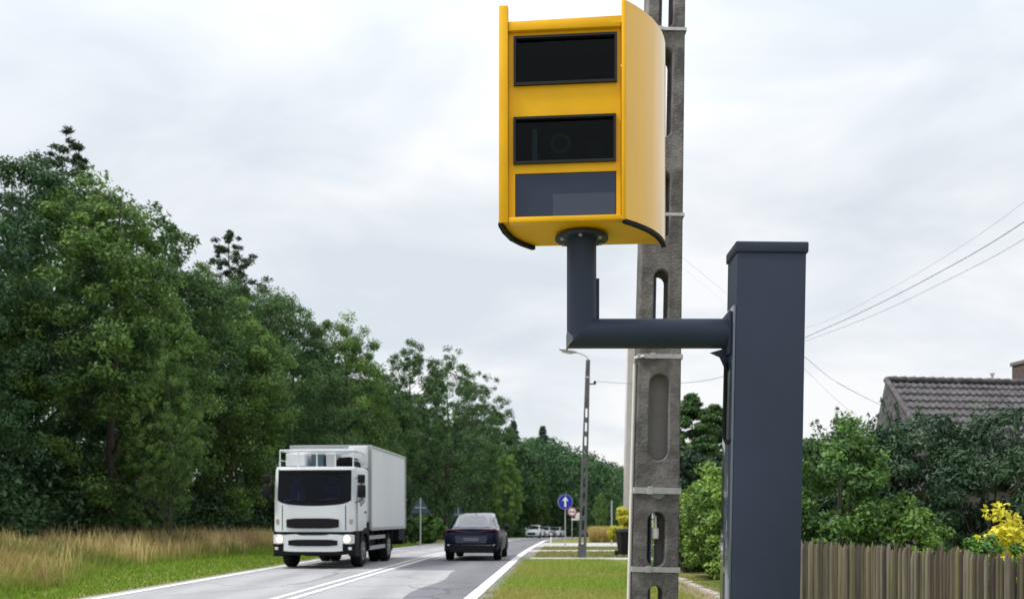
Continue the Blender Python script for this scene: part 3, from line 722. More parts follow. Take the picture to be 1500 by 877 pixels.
# ------------------------------------------------------------------ concrete poles
def plate_with_slots(wf, z0, z1, slots, depth, mtl, bevel=.008):
    """front outline with rounded slots cut through, extruded in depth; returns mesh standing in XZ"""
    cu = bpy.data.curves.new('outline', 'CURVE'); cu.dimensions = '2D'; cu.fill_mode = 'BOTH'; cu.extrude = depth / 2 - bevel; cu.bevel_depth = bevel; cu.bevel_resolution = 1; cu.offset = -bevel
    def spl(pts):
        s = cu.splines.new('POLY'); s.points.add(len(pts) - 1); s.use_cyclic_u = True
        for p, q in zip(s.points, pts): p.co = (q[0], q[1], 0, 1)
    spl([(-wf(z0) / 2, z0), (wf(z0) / 2, z0), (wf(z1) / 2, z1), (-wf(z1) / 2, z1)])
    for a, b, wd, cx in slots:
        r = wd / 2; pts = []
        for k in range(9): an = math.pi * k / 8; pts.append((cx + r * math.cos(an), b - r + r * math.sin(an)))
        for k in range(9): an = math.pi + math.pi * k / 8; pts.append((cx + r * math.cos(an), a + r + r * math.sin(an)))
        spl(pts)
    o = bpy.data.objects.new('tmp', cu); C.objects.link(o)
    dg = bpy.context.evaluated_depsgraph_get(); me = bpy.data.meshes.new_from_object(o.evaluated_get(dg))
    bpy.data.objects.remove(o); bpy.data.curves.remove(cu)
    me.transform(Matrix(((1, 0, 0, 0), (0, 0, -1, 0), (0, 1, 0, 0), (0, 0, 0, 1))))
    me.materials.clear(); me.materials.append(mtl)
    return me
def main_pole():
    Y = 5.68; t = thing('concrete_pole', 'weathered concrete utility pole with oval slots behind the yellow speed camera', 'utility pole', (X(951.5, Y), Y, 0), (0, R(1.1), 0))
    wf = lambda z: .27 - .0150 * (z - 1.02)
    slots = [(.30, .62, .085, 0), (.74, 1.10, .085, 0), (1.21, 1.53, .105, 0), (1.83, 2.335, .115, 0), (2.50, 2.945, .085, 0), (3.13, 3.52, .08, 0), (3.72, 4.24, .08, 0), (4.36, 5.0, .08, 0), (5.2, 5.8, .08, 0), (6.0, 6.6, .07, 0)]
    b = link('shaft', plate_with_slots(wf, -.4, 8.2, slots, .20, M['concrete']), t)
    MB().box(.012, .062, .02, .07, 1.19, 1.55).build('blind_panel', M['concrete_d'], b)
    MB().box(-.07, .07, -.055, .07, 1.80, 2.36).build('blind_panel', M['concrete_d'], b)
    MB().tube([(0, -.108, 1.655), (0, -.10, 1.655)], .05, 16).build('blind_panel', M['concrete_d'], b)
    for z, h in ((4.345, .018), (3.265, .018), (2.438, .026), (1.655, .036), (1.195, .030)):
        q = wf(z) / 2 + .004; d = .108; mb = MB()
        mb.box(-q, q, -d - .004, -d + .002, z - h/2, z + h/2).box(-q, q, d - .002, d + .004, z - h/2, z + h/2)
        mb.box(-q - .004, -q + .001, -d, d, z - h/2, z + h/2).box(q - .001, q + .004, -d, d, z - h/2, z + h/2)
        mb.box(-q * .45, -q * .45 + .03, -d - .012, -d - .005, z - h * .65, z + h * .65, .003)
        mb.build('steel_strap', M['galv'], t)
    mb = MB(); mb.tube([(-wf(0) / 2 - .014, -.05, -.1), (-wf(1.2) / 2 - .014, -.05, 1.2), (-wf(2.40) / 2 - .014, -.05, 2.40)], .012, 8); mb.tube([(-wf(2.4) / 2 - .014, -.05, 2.40), (-wf(2.4) / 2 - .02, -.085, 2.43), (-wf(2.4) / 2 + .03, -.118, 2.435)], .008, 8)
    mb.build('conduit', M['conduit'], t, smooth=60)
    mb = MB(); mb.tube([(-.024, .138, -.1), (-.022, .138, 3.5), (-.014, .138, 8)], .028, 12); mb.build('blue_cable_pipe', M['bluecable'], t, smooth=60)
    mb = MB(); mb.tube([(0, -.04, 1.37), (0, -.04, 1.375), (0, -.04, 1.40), (0, -.04, 1.435), (0, -.04, 1.44), (0, -.04, 1.51)], [.004, .022, .024, .022, .010, .008], 14); mb.build('insulator', M['porcelain'], t, smooth=40)
main_pole()
def pale_pole():
    Y = 44.; t = thing('pale_concrete_pole', 'pale thick concrete pole half hidden behind the slotted pole', 'utility pole', (X(925, Y), Y, float(g(Y))), (0, R(.6), 0))
    wf = lambda z: .80 - .018 * z
    link('shaft', plate_with_slots(wf, -.4, Z(488, Y) - float(g(Y)), [(1.5, 2.6, .2, .05), (3.2, 4.3, .2, .05), (5, 6.1, .18, .05), (6.7, 7.8, .18, .05)], .5, M['concrete_pale'], .03), t)
    MB().box(-.13, .20, -.12, .2, 1.3, 8.2).build('infill', M['concrete_far'], t)
pale_pole()
def lamp_post():
    Y = 35.4; gz = float(g(Y)); t = thing('street_lamp', 'slotted concrete lamp post leaning slightly, lamp arm reaching over the road', 'street lamp', (X(852.5, Y), Y, gz), (0, R(1.75), 0))
    H = Z(527, Y) - gz; wf = lambda z: .30 - .021 * z
    sl = [(z, z + .36, .11 - .004 * z, 0) for z in np.arange(.5, 5.4, .52)]
    link('shaft', plate_with_slots(wf, -.3, H, sl, .2, M['concrete_far'], .01), t)
    MB().box(-wf(6.7) / 2 - .01, wf(6.7) / 2 + .01, -.115, .115, H - .68, H - .62).build('steel_strap', M['galv'], t)
    mb = MB(); mb.tube([(.02, 0, H - .35), (0, 0, H + .06), (-.10, 0, H + .16), (-.45, 0, H + .28)], .022, 8); ar = mb.build('lamp_arm', M['galv'], t, smooth=60)
    mb = MB(); mb.loft([[(x, w_ * math.cos(a), z + h_ * math.sin(a)) for a in np.linspace(0, 2 * math.pi, 10, endpoint=False)] for x, w_, h_, z in ((-.42, .04, .035, H + .27), (-.55, .10, .065, H + .29), (-.8, .13, .08, H + .33), (-1.02, .10, .055, H + .37), (-1.08, .03, .02, H + .38))])
    hd = mb.build('lamp_head', M['galv'], t, smooth=50)
    mb = MB(); mb.loft([[(x, w_ * math.cos(a), z + .05 * math.sin(a)) for a in np.linspace(0, 2 * math.pi, 10, endpoint=False)] for x, w_, z in ((-.6, .06, H + .245), (-.8, .09, H + .265), (-.98, .06, H + .31))]); mb.build('lamp_glass', M['headlamp_off'], hd, smooth=50)
    mb = MB(); mb.box(.05, .30, -.02, .02, H - .90, H - .86); mb.tube([(.28, 0, H - .87), (.28, 0, H - .80), (.28, 0, H - .76)], [.05, .05, .02], 8); mb.build('wire_bracket', M['chassis'], t)
    return t.matrix_basis @ Vector((.28, 0, H - .78))
bpy.context.view_layer.update()
lt = lamp_post()

# overhead wires
def wire(label, pts, r, group='overhead cables'):
    """smooth curve through pts"""
    pts = [Vector(p) for p in pts]; res = []
    for i in range(len(pts) - 1):
        p0 = pts[max(i-1, 0)]; p1 = pts[i]; p2 = pts[i+1]; p3 = pts[min(i+2, len(pts)-1)]
        for k in range(10):
            s = k / 10; res.append(.5 * ((2*p1) + (p2-p0)*s + (2*p0-5*p1+4*p2-p3)*s*s + (3*p1-p0-3*p2+p3)*s**3))
    res.append(pts[-1])
    mb = MB(); mb.tube(res, r, 5); o = mb.build('overhead_cable', M['wire'], None, smooth=60)
    return props(o, label, 'cable', group)
def wirepx(label, ctrl, r, start=None): wire(label, ([start] if start else []) + [P(*c) for c in ctrl], r)
wirepx('cable running from the lamp post up to the right, boldest in the sky', [(960, 562, 32), (1060, 551, 29), (1180, 494, 26), (1260, 458, 23), (1370, 402, 20), (1500, 325, 17), (1800, 110, 13)], .0075, lt)
wirepx('thin lower cable above the house roof, lowest of the three in the sky', [(1120, 520, 40), (1200, 492, 35), (1290, 457, 31), (1400, 404, 27), (1500, 350, 24), (1800, 160, 18)], .006)
wirepx('faint uppermost cable in the sky at the right', [(1120, 492, 44), (1200, 474, 40), (1300, 425, 34), (1400, 366, 30), (1500, 296, 26), (1800, 60, 19)], .004)
wirepx('service cable sloping down from the concrete pole to the house roof', [(985, 365, 5.8), (1080, 443, 8), (1178, 522, 12.5), (1230, 562, 17), (1292, 594, 27)], [.0006]*10+[.0012]*10+[.003]*10+[.005]*11)
wirepx('second thinner service cable sloping down to the house behind the shrubs', [(985, 380, 5.8), (1080, 459, 8), (1178, 540, 12.5), (1225, 585, 17), (1262, 615, 22)], [.0003]*10+[.0006]*10+[.0016]*10+[.0025]*11)

# ------------------------------------------------------------------ speed camera
def speed_camera():
    zb, zt = Z(322, 4.2), Z(0, 4.2)                     # underside and top of the side plates
    t = thing('speed_camera', 'yellow roadside speed camera housing with two dark windows on a bent blue grey pipe', 'speed camera', (.323, 4.434, 0))
    o = Vector((.323, 4.434, 0))
    lp = [(-.0577, 4.25), (-.040, 4.36), (-.0064, 4.476), (.040, 4.560), (.0993, 4.634)]
    rp = [(.498, 4.20), (.548, 4.245), (.595, 4.297), (.638, 4.352), (.675, 4.416), (.702, 4.475), (.7225, 4.536), (.735, 4.585)]
    A, B = Vector((*lp[0], 0)), Vector((*rp[0], 0)); u = (B - A).normalized(); nrm = Vector((u.y, -u.x, 0))   # nrm points at the viewer
    def W(uu, d, z): p = A + u * uu - nrm * d - o; return Vector((p.x, p.y, z))     # front-plane coordinates: along, depth behind the front, height
    wid = (B - A).length
    kx = wid / (918 - 731.5)
    U = lambda px: (px - 731.5) * kx
    def ZZ(py): return Z(py, 4.225)
    # side plates: curved sheets with a folded front lip
    def plate(pts, side, mtl):
        th_ = .012; mb = MB(); secs = []
        P2 = [Vector((*p, 0)) - o for p in pts]
        for i, p in enumerate(P2):
            d = (P2[min(i+1, len(P2)-1)] - P2[max(i-1, 0)]).normalized(); n_ = Vector((d.y, -d.x, 0)) * side
            q = p - n_ * th_
            secs.append([(p.x, p.y, zb), (p.x, p.y, zt), (q.x, q.y, zt), (q.x, q.y, zb)])
        mb.loft(secs)
        return mb
    pl = plate(lp, -1, None).build('side_plate', M['yellow'], t, smooth=40)
    pr = plate(rp, 1, None).build('side_plate', M['yellow_side'], t, smooth=40)
    def bx(u0, u1, d0, d1, z0, z1, bev=0):
        mb = MB(); mb.prism([W(u0, d0, z0), W(u1, d0, z0), W(u1, d1, z0), W(u0, d1, z0)], (0, 0, z1 - z0))
        if bev: bmesh.ops.bevel(mb.bm, geom=list(mb.bm.edges), offset=bev, segments=2, affect='EDGES', profile=.5)
        return mb
    bx(-.001, U(745), -.006, .03, zb + .001, zt - .001, .005).build('front_lip', M['yellow'], pl, smooth=40)
    bx(U(912.5), wid + .002, -.006, .02, zb + .001, zt - .001, .004).build('front_lip', M['yellow'], pr, smooth=40)
    # underside, roof and back
    poly = [Vector((*p, 0)) - o for p in [(lp[0][0] + .012, lp[0][1] + .01)] + [(x + .011, y - .004) for x, y in lp[1:]] + [(x - .012, y) for x, y in reversed(rp)]]
    und = MB().prism([(p.x, p.y, zb + .006) for p in poly], (0, 0, .012)).build('underside', M['yellow'], t)
    zr_ = ZZ(27)
    MB().prism([(p.x, p.y, zr_ - .03) for p in poly], (0, 0, .03)).build('roof_panel', M['yellow'], t)
    back0, back1 = Vector((*lp[-1], 0)) - o, Vector((*rp[-1], 0)) - o
    MB().prism([(back0.x, back0.y, zb + .02), (back1.x, back1.y, zb + .02), (back1.x, back1.y, zr_ - .04), (back0.x, back0.y, zr_ - .04)], (0, -.01, 0)).build('back_panel', M['yellow'], t)
    # roof front rail and bottom rail
    bx(U(745) + .001, U(912) - .001, .0, .05, ZZ(42), ZZ(28), .004).build('front_rail', M['yellow'], t, smooth=40)
    bx(U(745) + .001, U(912) - .001, -.002, .05, zb + .002, ZZ(316), .004).build('front_rail', M['yellow'], t, smooth=40)
    # face plate between the windows
    fd = .022
    x0, x1 = U(745) + .001, U(912) - .001
    mb = MB()
    wins = [(U(753), U(906), ZZ(121), ZZ(49)), (U(752.5), U(904.5), ZZ(237), ZZ(168)), (U(755), U(905), ZZ(314), ZZ(250))]
    edges_z = [(ZZ(316), wins[2][2]), (wins[2][3], wins[1][2]), (wins[1][3], wins[0][2]), (wins[0][3], ZZ(42))]
    def add(u0, u1, z0, z1):
        mb.prism([W(u0, fd, z0), W(u1, fd, z0), W(u1, fd + .02, z0), W(u0, fd + .02, z0)], (0, 0, z1 - z0))
    for z0, z1 in edges_z: add(x0, x1, z0, z1)
    for a, b, z0, z1 in wins: add(x0, a, z0 + .0005, z1 - .0005); add(b, x1, z0 + .0005, z1 - .0005)
    face = mb.build('face_plate', M['yellow'], t)
    for k, (a, b, z0, z1) in enumerate(wins[:2]):
        mb = MB(); bw = .011
        def fr(u0, u1, za, zb_): mb.prism([W(u0, fd - .016, za), W(u1, fd - .016, za), W(u1, fd + .03, za), W(u0, fd + .03, za)], (0, 0, zb_ - za))
        fr(a, b, z0, z0 + bw); fr(a, b, z1 - bw, z1); fr(a, a + bw, z0 + bw, z1 - bw); fr(b - bw, b, z0 + bw, z1 - bw)
        wf_ = mb.build('window_frame', M['bezel'], t)
        MB().prism([W(a + bw, fd + .004, z0 + bw), W(b - bw, fd + .004, z0 + bw), W(b - bw, fd + .007, z0 + bw), W(a + bw, fd + .007, z0 + bw)], (0, 0, z1 - z0 - 2 * bw)).build('window_pane', M['glass'], wf_)
        mb = MB()
        mb.quad(W(a, .20, z0), W(b, .20, z0), W(b, .20, z1), W(a, .20, z1)); mb.quad(W(a, .045, z0), W(a, .20, z0), W(a, .20, z1), W(a, .045, z1)); mb.quad(W(b, .045, z0), W(b, .20, z0), W(b, .20, z1), W(b, .045, z1))
        mb.quad(W(a, .045, z0), W(b, .045, z0), W(b, .20, z0), W(a, .20, z0)); mb.quad(W(a, .045, z1), W(b, .045, z1), W(b, .20, z1), W(a, .20, z1))
        mb.build('window_recess', M['cavity'], wf_)
        if k == 1:
            c = W(U(822), .10, (z0 + z1) / 2); mb = MB(); mb.tube([c + nrm * .04, c + nrm * .035, c - nrm * .06], [.045, .05, .05], 20); mb.build('camera_lens', M['lens_body'], wf_, smooth=40)
            c2 = c + nrm * .041; mb = MB(); mb.tube([c2 - nrm * .002, c2], [.034, .028], 20); mb.build('lens_glass', M['carglass'], wf_, smooth=40)
            bx(U(779), U(787), .07, .13, z0 + .035, z1 - .03, .003).build('flash_tube', M['lens'], wf_)
            bx(U(862), U(890), .11, .15, z0 + .05, z1 - .07, .003).build('device_box', M['bezel'], wf_)
    a, b, z0, z1 = wins[2]
    lp_ = bx(a + .002, b - .002, fd + .006, fd + .016, z0 + .001, z1 - .001).build('lower_panel', M['steel_blue2'], t)
    bx(U(811), b - .003, fd + .003, fd + .006, z0 + .002, ZZ(281), 0).build('painted_reflection', mat('reflection_paint', (.034, .046, .08), .3), lp_)  # slightly paler rectangle: a reflection on the lower panel, painted as colour
    # rubber trims under the side plates
    for pts, sd, pp in ((lp, -1, pl), (rp, 1, pr)):
        P2 = [Vector((*p, 0)) - o for p in pts]; mb = MB(); secs = []
        for i, p in enumerate(P2):
            d = (P2[min(i+1, len(P2)-1)] - P2[max(i-1, 0)]).normalized(); n_ = Vector((d.y, -d.x, 0)) * sd
            a_, b_ = p + n_ * .004, p - n_ * .018
            secs.append([(a_.x, a_.y, zb - .012), (a_.x, a_.y, zb + .004), (b_.x, b_.y, zb + .004), (b_.x, b_.y, zb - .012)])
        mb.loft(secs); mb.build('rubber_trim', M['rubber'], pp)
    # flange, pipe, elbow, arm
    mb = MB(); mb.tube([(0, 0, zb - .022), (0, 0, zb - .020), (0, 0, zb - .008)], [.122, .1235, .1235], 40); fl = mb.build('flange', M['steel_blue'], t, smooth=40)
    for k in range(6):
        an = k * math.pi / 3 + .4; mb = MB(); mb.tube([(.1 * math.cos(an), .1 * math.sin(an), zb - .032), (.1 * math.cos(an), .1 * math.sin(an), zb - .02)], .009, 6); mb.build('bolt', M['rackgrey'], fl)
    r = .0685; zp = Z(488.5, 4.434); seg = 28
    mb = MB()
    def ring(f): return [f(2 * math.pi * k / seg) for k in range(seg)]
    s0 = ring(lambda a: (r * math.cos(a), r * math.sin(a), zb - .015))
    s1 = ring(lambda a: (r * math.cos(a), r * math.sin(a), zp + r * math.cos(a)))     # 45 degree mitre
    mb.loft([s0, s1], cap=False)
    mb.build('vertical_pipe', M['steel_blue'], t, smooth=50)
    xe = X(1070, 4.434) - .323
    mb = MB(); s2 = ring(lambda a: (xe, r * math.sin(a), zp + r * math.cos(a))); s1b = ring(lambda a: (r * math.cos(a), r * math.sin(a), zp + r * math.cos(a)))
    mb.loft([s1b, s2], cap=False); mb.build('arm_pipe', M['steel_blue'], t, smooth=50)
    mb = MB(); mb.tube([(-r * .2, 0, zp - r * .2), (0, 0, zp)], r * 1.0, 4); mb.bm.free(); 
    mb = MB(); mb.prism([(r - .002, -.006, zp + r - .004), (r + .013, -.006, zp + r - .004), (r + .013, -.006, Z(408, 4.434)), (r - .002, -.006, Z(408, 4.434))], (0, .012, 0)); mb.build('gusset_plate', M['steel_blue'], t)
    # cut corner of the mitred elbow
    mb = MB(); mb.prism([(-r - .001, -.045, zp - r - .001), (-r - .001, -.045, zp + .005), (-r + .026, -.052, zp - .022), (-r + .024, -.052, zp - .042)], (0, .012, 0)); mb.prism([(-r - .001, -.044, zp - r - .001), (-r - .001, -.044, zp - .0), (-r + .006, -.044, zp - r - .001)], (0, .088, 0)); mb.build('elbow_plate', mat('grey_weld_plate', (.13, .14, .16), .5, var=.2), t)
speed_camera()

def cabinet():
    Yf = 4.33; xl, xr = X(1075.5, Yf), X(1176, Yf); wd = xr - xl; dp = .215
    zt = Z(367, Yf); ztop = Z(352.5, Yf)
    t = thing('control_cabinet', 'tall narrow blue grey steel cabinet post holding the speed camera arm', 'cabinet', (xl - .0295 + wd / 2, Yf + dp / 2, 0), (0, R(1.0), R(-1.5)))
    hw, hd = wd / 2, dp / 2
    b = MB().box(-hw, hw, -hd, hd, 0, zt - .006, .004).build('body', M['steel_blue'], t, smooth=40)
    MB().box(-hw - .008, hw + .009, -hd - .008, hd + .008, zt - .008, ztop - .004, .006).build('cap', M['steel_blue'], t, smooth=40)
    # door on the left side with lip, arm collar, hinge rod
    zd = 2.46
    MB().box(-hw - .012, -hw - .001, -hd + .003, hd - .003, .25, zd, .003).build('side_door', mat('glossy_side_panel', (.05, .065, .10), .2, coat=1.0, spec=.8), t, smooth=40)
    za = Z(490, 4.43)
    MB().box(-hw - .026, -hw - .012, -hd + .03, hd - .01, za - .10, za + .095, .004).build('arm_collar', M['steel_blue'], t, smooth=40)
    mb = MB(); mb.prism([(-hw - .012, .0, za - .06), (-hw - .095, .0, za - .085), (-hw - .05, .0, za - .105), (-hw - .02, .0, za - .17), (-hw - .012, .0, za - .17)], (0, .012, 0)); mb.build('arm_bracket', M['steel_blue'], t)
    mb = MB(); mb.tube([(-hw - .028, -.03, za - .13), (-hw - .030, -.03, za - .48), (-hw - .022, -.045, za - .505), (-hw - .004, -.10, za - .495)], .0095, 8); mb.build('locking_rod', M['black'], t, smooth=60)
    MB().box(-.3, .3, -.3, .3, -.05, .06, .01).build('foundation', M['concrete_d'], t)
    MB().box(-hw - .010, -hw + .002, -.02, .02, .9, 1.02, .003).build('door_lock', M['black'], t)
cabinet()

# ------------------------------------------------------------------ vehicles
def wheel(parent, x, y, r, wd, out, dual=False):
    """one wheel: tyre with a rim as its sub-part; out = +1/-1 outward side"""
    mb = MB(); secs = []
    for dx, rr in ((-.5, .80), (-.5, .93), (-.36, 1.0), (.36, 1.0), (.5, .93), (.5, .80)):
        secs.append([(x + dx * wd, y + r * rr * math.cos(a), r + r * rr * math.sin(a)) for a in np.linspace(0, 2 * math.pi, 28, endpoint=False)])
    mb.loft(secs); ty = mb.build('wheel', M['tyre'], parent, smooth=40)
    xo = x + out * wd * .5
    mb = MB(); mb.tube([(xo - out * .09, y, r), (xo - out * .02, y, r), (xo + out * .004, y, r)], [r * .62, r * .62, r * .58], 24); mb.tube([(xo, y, r), (xo + out * .03, y, r)], [r * .2, r * .16], 12)
    for k in range(8):
        an = k * math.pi / 4; mb.tube([(xo, y + r * .36 * math.cos(an), r + r * .36 * math.sin(an)), (xo + out * .02, y + r * .36 * math.cos(an), r + r * .36 * math.sin(an))], r * .06, 6)
    mb.build('rim', M['rim'], ty, smooth=40)
    return ty

def truck():
    t = thing('box_truck', 'white box truck with roof rack and lit headlights coming toward us', 'truck', (X(459, 27.6), 27.6, .008), (0, 0, R(-4.0)))
    hw = 1.2; zc = 1.5
    # cab: loft of front-to-back cross sections (rounded front corners, raked windscreen)
    def sec(y, w_, z0, z1, rc=.10):
        pts = []
        for cx_, cz_, a0 in ((w_ - rc, z0 + .05, -90), (w_ - rc, z1 - rc, 0), (-w_ + rc, z1 - rc, 90), (-w_ + rc, z0 + .05, 180)):
            for k in range(4):
                a = R(a0 + 30 * k); r_ = rc if cz_ > (z0 + z1) / 2 else .05
                pts.append((cx_ + (rc if abs(cx_) > 0 else 0) * math.cos(a), y, cz_ + r_ * math.sin(a)))
        return pts
    mb = MB()
    mb.loft([sec(.24, 1.13, 1.06, 2.80, .22), sec(.30, 1.18, 1.06, 2.90, .18), sec(.40, 1.20, 1.06, 2.94, .16), sec(.55, 1.21, 1.06, 2.97, .14), sec(1.75, 1.21, 1.06, 2.98, .12)])
    cab = mb.build('cab', M['white'], t, smooth=45)
    # front skin: slightly bowed panel below the windscreen
    def bow(x): return .02 + .03 * (x / 1.18) ** 2 + .085 * (x / 1.18) ** 6
    def frontpanel(name, x0, x1, z0, z1, y_, mtl, par, n=10, th=.05, rake=0., inset=0.):
        mb = MB(); secs = []
        for i in range(n + 1):
            x = x0 + (x1 - x0) * i / n; yb = y_ + bow(x)
            ins = inset if i in (0, n) else (inset * .35 if i in (1, n-1) else 0)
            secs.append([(x, yb, z0 + ins), (x, yb + rake, z1 - ins), (x, yb + rake + th, z1 - ins), (x, yb + th, z0 + ins)])
        mb.loft(secs); return mb.build(name, mtl, par, smooth=40)
    wsb = lambda x: 1.80 + .09 * (abs(x) / 1.11) ** 2 + .10 * (abs(x) / 1.11) ** 10
    mb = MB(); secs = []
    for i in range(25):
        x = -1.18 + 2.36 * i / 24; yb = bow(x); zt_ = min(wsb(x) + .015, 2.0); ins = .02 if i in (0, 24) else 0
        secs.append([(x, yb, 1.07 + ins), (x, yb, zt_), (x, yb + .22, zt_), (x, yb + .22, 1.07 + ins)])
    mb.loft(secs); mb.build('front_panel', M['white'], cab, smooth=40)
    mb = MB(); secs = []; nn = 24
    for i in range(nn + 1):
        x = -1.11 + 2.22 * i / nn; q = abs(x) / 1.11
        zb0, zt0 = wsb(x), 2.86 - .05 * q ** 14; yb = .015 + bow(x)
        secs.append([(x, yb, zb0), (x, yb + .10, zt0), (x, yb + .112, zt0), (x, yb + .012, zb0)])
    mb.loft(secs); mb.build('windscreen', M['cabglass'], cab, smooth=40)
    MB().box(-1.10, 1.10, .215, .235, 1.80, 2.88).build('cab_interior', M['cavity'], cab)
    MB().box(-1.05, 1.05, .11, .21, 1.80, 1.93, .02).build('dashboard', M['chassis'], cab)
    for sx in (-.52, .52): MB().box(sx - .24, sx + .24, .17, .212, 1.95, 2.42, .018).box(sx - .13, sx + .13, .165, .212, 2.45, 2.66, .018).build('seat', M['seat'], cab)
    mb = MB(); mb.tube([(.5 + .22 * math.cos(a_), .155, 2.02 + .13 * math.sin(a_)) for a_ in np.linspace(0, 2 * math.pi, 20)], .016, 6); mb.build('steering_wheel', M['black'], cab)
    MB().box(-.92, -.70, .10, .15, 1.94, 2.0, .005).box(-.50, -.465, .14, .16, 1.95, 2.2).build('dash_papers', M['whitesign'], cab)
    frontpanel('windscreen_header', -1.16, 1.16, 2.85, 2.96, .11, M['white'], cab, th=.3, rake=.04)
    frontpanel('sun_visor', -1.06, 1.06, 2.79, 2.86, .04, M['black'], cab, th=.1)
    for sx in (-1, 1):
        mb = MB(); mb.prism([(sx * 1.195, .15, 1.95), (sx * 1.09, .085, 1.95), (sx * 1.08, .17, 2.90), (sx * 1.18, .25, 2.90)], (0, .10, 0)); mb.build('windscreen_pillar', M['white'], cab)
    frontpanel('upper_grille', -.80, .74, 1.17, 1.46, -.025, M['black'], cab, th=.04, inset=.035)
    frontpanel('panel_gap', -1.15, 1.15, 1.035, 1.075, .015, M['black'], cab, th=.1)
    for sx in (-.93, .93):
        mb = MB(); mb.box(sx - .012, sx + .012, .0 + bow(sx) - .004, .1 + bow(sx), 1.12, 1.84); mb.build('panel_seam', M['chassis'], cab)
        mb = MB(); sy = 1 if sx > 0 else -1; mb.box(sx + sy * .10, sx + sy * .20, bow(1.05) - .012, bow(1.05) + .05, 1.30, 1.44, .01); mb.build('turn_signal', mat('amber_lens', (.34, .25, .19), .3), cab)
    # wiper pair
    mb = MB(); mb.tube([(-.85, .01, 1.97), (-.2, -.01, 2.02)], .012, 6); mb.tube([(.05, .01, 1.97), (.72, .0, 2.02)], .012, 6); mb.build('wiper', M['black'], cab)
    # bumper
    bp = frontpanel('bumper', -1.20, 1.20, .40, 1.035, -.06, M['black'], t, th=.30, inset=.03)
    frontpanel('bumper_panel', -.86, .86, .50, 1.0, -.085, M['white'], bp, th=.05, inset=.02)
    frontpanel('lower_grille', -.72, .72, .66, .85, -.10, M['black'], bp, th=.03, inset=.03)
    frontpanel('intake_slot', -.45, .45, .975, 1.045, -.092, M['black'], bp, th=.03, inset=.02)
    for sx in (-1, 1):
        a, b = (sx * .86, sx * 1.19)
        frontpanel('headlight', min(a, b) + .0, max(a, b) - .0, .72, 1.0, -.09, M['headlamp_off'], bp, n=5, th=.06, inset=.02)
        lx = sx * .98
        mb = MB(); yb = -.09 + bow(lx) - .004; mb.tube([(lx, yb - .012, .86), (lx, yb - .008, .86), (lx, yb + .01, .86)], [.07, .105, .11], 16); mb.build('lamp', M['headlamp'], bp, smooth=40)
        mb = MB(); mb.box(sx * 1.08 - .05, sx * 1.08 + .05, -.03, .0, .55, .63, .01); mb.build('fog_lamp', M['headlamp_off'], bp)
    # doors and side windows
    for sx in (-1, 1):
        xs = sx * 1.213
        mb = MB(); mb.prism([(xs, .36, 1.10), (xs, .33, 1.95), (xs, .44, 2.78), (xs, 1.45, 2.80), (xs, 1.45, 1.10)], (sx * .012, 0, 0)); d = mb.build('door', M['white'], cab)
        mb = MB(); mb.prism([(xs + sx * .012, .40, 1.98), (xs + sx * .012, .50, 2.68), (xs + sx * .012, 1.25, 2.70), (xs + sx * .012, 1.25, 1.95), (xs + sx * .012, .72, 1.80)], (sx * .006, 0, 0)); mb.build('side_window', M['carglass'], d)
        mb = MB(); mb.box(xs + (sx > 0) * .0 - .02, xs + .04, 1.20, 1.36, 1.62, 1.67, .01); mb.build('door_handle', M['black'], d)
        # mirrors
        mb = MB(); mb.tube([(sx * 1.2, .18, 2.62), (sx * 1.38, .10, 2.64), (sx * 1.40, .10, 2.0), (sx * 1.2, .20, 1.92)], .018, 6); ma = mb.build('mirror_arm', M['black'], cab, smooth=60)
        mb = MB(); mb.box(sx * 1.40 - .11, sx * 1.40 + .11, .0, .14, 2.06, 2.42, .03); mb.build('mirror', M['black'], ma, smooth=40)
        mb = MB(); mb.box(sx * 1.39 - .10, sx * 1.39 + .10, .0, .14, 2.48, 2.72, .03); mb.build('mirror', M['black'], ma, smooth=40)
        # wheel arch, steps
        mb = MB(); ring_o = [(sx * 1.10, 1.28 + .66 * math.cos(a), .52 + .66 * math.sin(a)) for a in np.linspace(0, math.pi, 14)]; ring_i = [(sx * 1.10, 1.28 + .54 * math.cos(a), .52 + .54 * math.sin(a)) for a in np.linspace(math.pi, 0, 14)]
        mb.prism(ring_o + ring_i, (sx * .13, 0, 0)); mb.prism([(sx * 1.0, .15, .36), (sx * 1.0, .15, 1.08), (sx * 1.0, .60, 1.08), (sx * 1.0, .66, .36)], (sx * .21, 0, 0)); mb.build('wheel_arch', M['black'], t)
        mb = MB(); mb.prism([(sx * 1.05, .72, 1.0), (sx * 1.05, .72, 1.34), (sx * 1.05, 1.86, 1.34), (sx * 1.05, 1.86, 1.0)], (sx * .174, 0, 0)); mb.build('arch_cover', M['chassis'], t)
        wheel(t, sx * 1.02, 1.28, .49, .30, sx)
        wheel(t, sx * 1.02, 5.15, .49, .30, sx); wheel(t, sx * .68, 5.15, .49, .28, sx)
        mb = MB(); mb.box(sx * 1.16 - .02, sx * 1.16 + .02, 2.1, 4.5, .80, .92); mb.box(sx * 1.16 - .02, sx * 1.16 + .02, 2.1, 4.5, .48, .60); mb.build('side_guard', M['rackgrey'], t)
        MB().box(sx * 1.0 - .02, sx * 1.0 + .02, 2.3, 2.4, .5, 1.1).box(sx * 1.0 - .02, sx * 1.0 + .02, 4.2, 4.3, .5, 1.1).build('guard_post', M['chassis'], t)
        MB().box(sx * .9 - .3, sx * .9 + .3, 5.62, 5.66, .35, 1.05).build('mud_flap', M['black'], t)
    # roof rack on the cab
    mb = MB(); z0, z1 = 2.96, 3.44
    for x in (-1.1, -.55, 0., .55, 1.08): mb.tube([(x, .38, z0), (x, .38, z1)], .022, 6)
